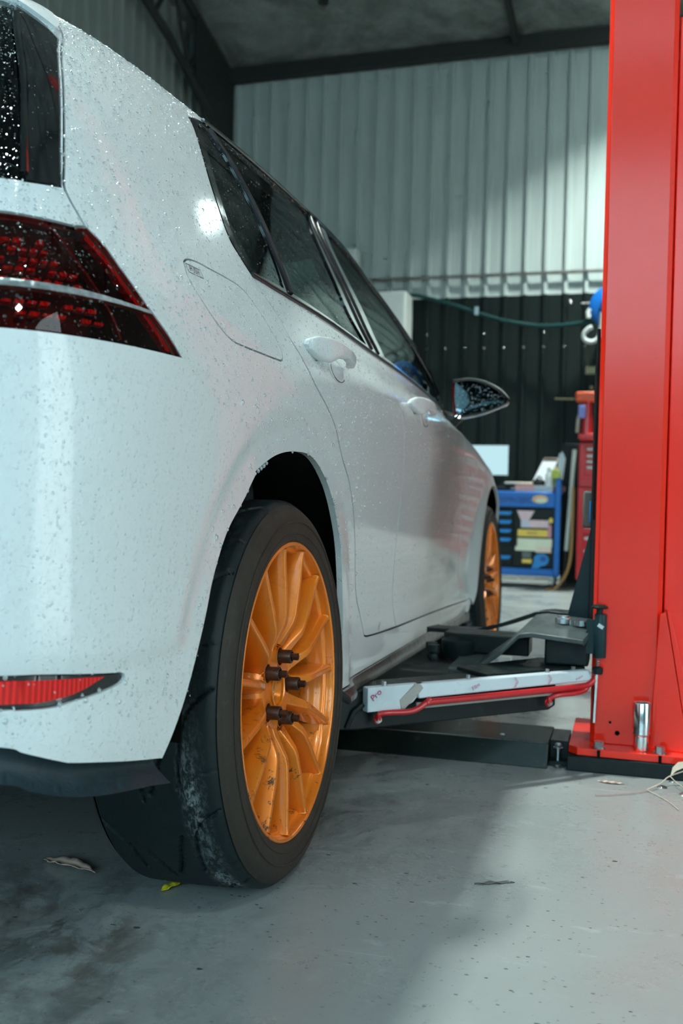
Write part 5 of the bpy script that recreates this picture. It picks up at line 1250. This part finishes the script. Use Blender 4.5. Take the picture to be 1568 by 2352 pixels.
# leaves and scraps on the floor
def leaf(name,label,cat,a,b,wd,mat,z=.004,curl=.006,n=14,kink=0):
    a=Vector((*a,0));b=Vector((*b,0)); d_=(b-a); L=d_.length; d_=d_/L; s_=Vector((-d_.y,d_.x,0)); v=[];f=[]
    for i in range(n+1):
        t=i/n; w=wd*(math.sin(PI*t**.8)**.8 if 0<t<1 else 0)*(1+.12*math.sin(i*2.3)); c=a+d_*L*t+s_*kink*math.sin(PI*t)
        for k in (-1,-.5,0,.5,1):
            v.append(c+s_*w*k+Vector((0,0,z+curl*abs(k)*math.sin(PI*t)+.0015*math.sin(i*1.7+k))))
    m=5
    for i in range(n):
        for k in range(4): f.append((i*m+k,i*m+k+1,(i+1)*m+k+1,(i+1)*m+k))
    o=link(name,v,f,mat,auto=0); sd=o.modifiers.new('s','SOLIDIFY'); sd.thickness=.0008
    tag(o,label,cat); return o
leaf('dry_leaf','curled pale brown leaf on floor left of the rear wheel','leaf',(-.438,-.063),(-.322,-.090),.017,M['brownleaf'],kink=-.004,curl=.009)
leaf('dry_leaf','thin brown leaf sliver on floor in front of the lift base','leaf',(.490,.842),(.553,.838),.006,M['brownleaf'],z=.002,curl=.002,kink=-.004)
leaf('paint_flake','small bright yellow flake on floor beside the rear tyre','flake',(-.166,-.085),(-.180,-.132),.0085,M['yellow'],z=.003,curl=.004,n=8)
leaf('paint_flake','dark grey scrap lying on the bright floor right of the car','flake',(.306,.083),(.372,.115),.0045,colm('scrap_grey',(.10,.11,.10),.7),z=.001,curl=.001,n=10)
tw=empty('grass_stem',(.60,.80,0)); tag(tw,'dry straw stem lying on floor in front of the black lift base','stem')
MB().tube(cr([(.488,.712,.003),(.53,.735,.003),(.575,.765,.003),(.602,.795,.004)],5),.0012,6).out('stem',colm('stem_pink',(.42,.28,.26),.7),tw)
MB().tube(cr([(.600,.795,.004),(.632,.842,.010),(.652,.875,.020),(.69,.892,.034)],6),.0016,6).tube(cr([(.655,.875,.02),(.668,.84,.016),(.69,.80,.012)],4),.0011,6).out('stem',M['twig'],tw)
MB().tube(cr([(.602,.795,.004),(.622,.765,.003),(.645,.72,.003),(.665,.66,.003)],4),.0010,6).out('stem',M['twig'],tw)
lf=MB(); lf.prism([(.655,.872,.022),(.660,.885,.040),(.672,.89,.052),(.70,.892,.058),(.69,.885,.044),(.668,.878,.034)],(0,.0012,0)); lf.out('stem_leaf',M['twig'],tw)
for i,(x,y,r) in enumerate([(.636,.845,.012),(.687,.80,.016),(.66,.905,.007)]):
    o=MB().lathe([(0,.004),(r*.7,.0035),(r,0)],(x,y,0),(0,0,1),14).out('floor_bolt',M['zinc']); tag(o,['flat round bolt in front of the lift base under the straw','flat bolt cap on floor at the right edge in front of the lift','tiny bolt head against the black base at right edge'][i],'bolt')
# ------------------------------------------------------------------ light
def area(name,loc,rot,sx,sy,power,col,spread=180):
    l=bpy.data.lights.new(name,'AREA'); l.shape='RECTANGLE'; l.size=sx; l.size_y=sy; l.energy=power; l.color=col; l.spread=math.radians(spread)
    o=bpy.data.objects.new(name,l); COL.objects.link(o); o.location=loc; o.rotation_euler=rot; return o
def lookat(o,t):
    d=Vector(t)-o.location; o.rotation_euler=d.to_track_quat('-Z','Y').to_euler()
# daylight through the roller door: portal plus sky
po=area('door_portal',W((DX0+DX1)/2,YF+.02,DZ/2),(0,0,0),DX1-DX0,DZ,1,(1,1,1)); lookat(po,W((DX0+DX1)/2,0,DZ/2)); po.data.cycles.is_portal=True
w=bpy.data.worlds.new('sky'); sc.world=w; w.use_nodes=True; nt=w.node_tree; bg=nt.nodes['Background']
tc=N(nt,'ShaderNodeTexCoord'); sx=N(nt,'ShaderNodeSeparateXYZ'); nt.links.new(tc.outputs['Generated'],sx.inputs[0])
nt.links.new(ramp(nt,sx.outputs[2],[(0,(.52,.84,.96)),(.35,(.54,.86,1.0)),(1,(.38,.70,1.0))]),bg.inputs[0]); bg.inputs[1].default_value=SKY
# workshop lamps under the roof (each carries its light); the second is added fill
lm=emis('lamp_tube',(.80,1.0,.97),LAMPE)
_lab=['white square lamp under the roof above the car','added fill lamp under the roof behind the camera, brightening the red post','white square lamp hanging low near the back wall']
for i,(x,y,z,L,p,spr) in enumerate(LAMPS):
    e=empty('ceiling_lamp',(x,y,z)); tag(e,'long white square lamp hanging from the roof, number %s from the back wall'%'x','lamp')
    e['label']=_lab[i]
    if z<4.5: MB().tube([(0,0,.08),(0,0,roofz(-1.6)-z-.03)],.012,8).out('lamp_rod',M['darksteel'],e,local=True)
    MB().box((-L/2-.03,-L/2-.03,0),(L/2+.03,L/2+.03,.09)).out('lamp_housing',colm('cabinet_white',(.7,.7,.7)),e,local=True,bevel=.005)
    MB().box((-L/2,-L/2,-.012),(L/2,L/2,0)).out('lamp_diffuser',lm,e,local=True,bevel=.003)
    a=area('lamp_light',(x,y,z-.03),(0,0,0),L,L,p,(.90,1.0,.95),spr)
# unseen glowing window added in the right wall as soft side fill
p=W(XR_-.06,FILLY,2.4); ob=MB()
for y in (-2.5,-1.25,0,1.25,2.46): ob.prism([p+ay*y+Vector((0,0,-1.02)),p+ay*(y+.04)+Vector((0,0,-1.02)),p+ay*(y+.04)+Vector((0,0,1.02)),p+ay*y+Vector((0,0,1.02))],ax*-.05)
for z in (-1.04,1.0): ob.prism([p+ay*-2.5+Vector((0,0,z)),p+ay*2.5+Vector((0,0,z)),p+ay*2.5+Vector((0,0,z+.04)),p+ay*-2.5+Vector((0,0,z+.04))],ax*-.05)
o=ob.out('fill_window',M['wallleft'],smooth=False); o['kind']='structure'
gp=MB().prism([p+ay*-2.5+Vector((0,0,-1.0)),p+ay*2.5+Vector((0,0,-1.0)),p+ay*2.5+Vector((0,0,1.0)),p+ay*-2.5+Vector((0,0,1.0))],ax*-.01).out('fill_pane',emis('fill_glow',(.70,.92,1.0),.8),o,smooth=False)
al=area('fill_light',p-ax*.07,(0,0,0),5.0,2.0,FILLP,(.84,.96,1.0)); al.rotation_euler=(-ax).to_track_quat('-Z','Z').to_euler()
# ------------------------------------------------------------------ camera
cd_=bpy.data.cameras.new('camera'); cam=bpy.data.objects.new('camera',cd_); COL.objects.link(cam); sc.camera=cam
R=Vector((.96267,.26943,.02563)); U=Vector((-.02783,.00423,.99960)); F=Vector((-.26903,.96309,-.01155))
R.normalize(); F=(F-R*F.dot(R)).normalized(); U=R.cross(F)
cam.matrix_world=Matrix(((R.x,U.x,-F.x,.54544),(R.y,U.y,-F.y,-1.68016),(R.z,U.z,-F.z,.65402),(0,0,0,1)))
cd_.sensor_fit='VERTICAL'; cd_.sensor_height=36; cd_.lens=36*2367.59/2352; cd_.clip_start=.02; cd_.clip_end=100
cd_.dof.use_dof=True; cd_.dof.focus_distance=1.72; cd_.dof.aperture_fstop=4.6
sc.view_settings.view_transform='Standard'; sc.view_settings.look='None'; sc.view_settings.gamma=1; sc.view_settings.exposure=EXPO; sc.view_settings.use_curve_mapping=False
sc.cycles.use_denoising=True; sc.cycles.max_bounces=6; sc.cycles.diffuse_bounces=3; sc.cycles.glossy_bounces=3; sc.cycles.transparent_max_bounces=10; sc.cycles.transmission_bounces=3; sc.cycles.use_adaptive_sampling=True; sc.cycles.adaptive_threshold=.1; sc.cycles.adaptive_min_samples=14; sc.cycles.caustics_reflective=False; sc.cycles.caustics_refractive=False; sc.cycles.sample_clamp_indirect=6
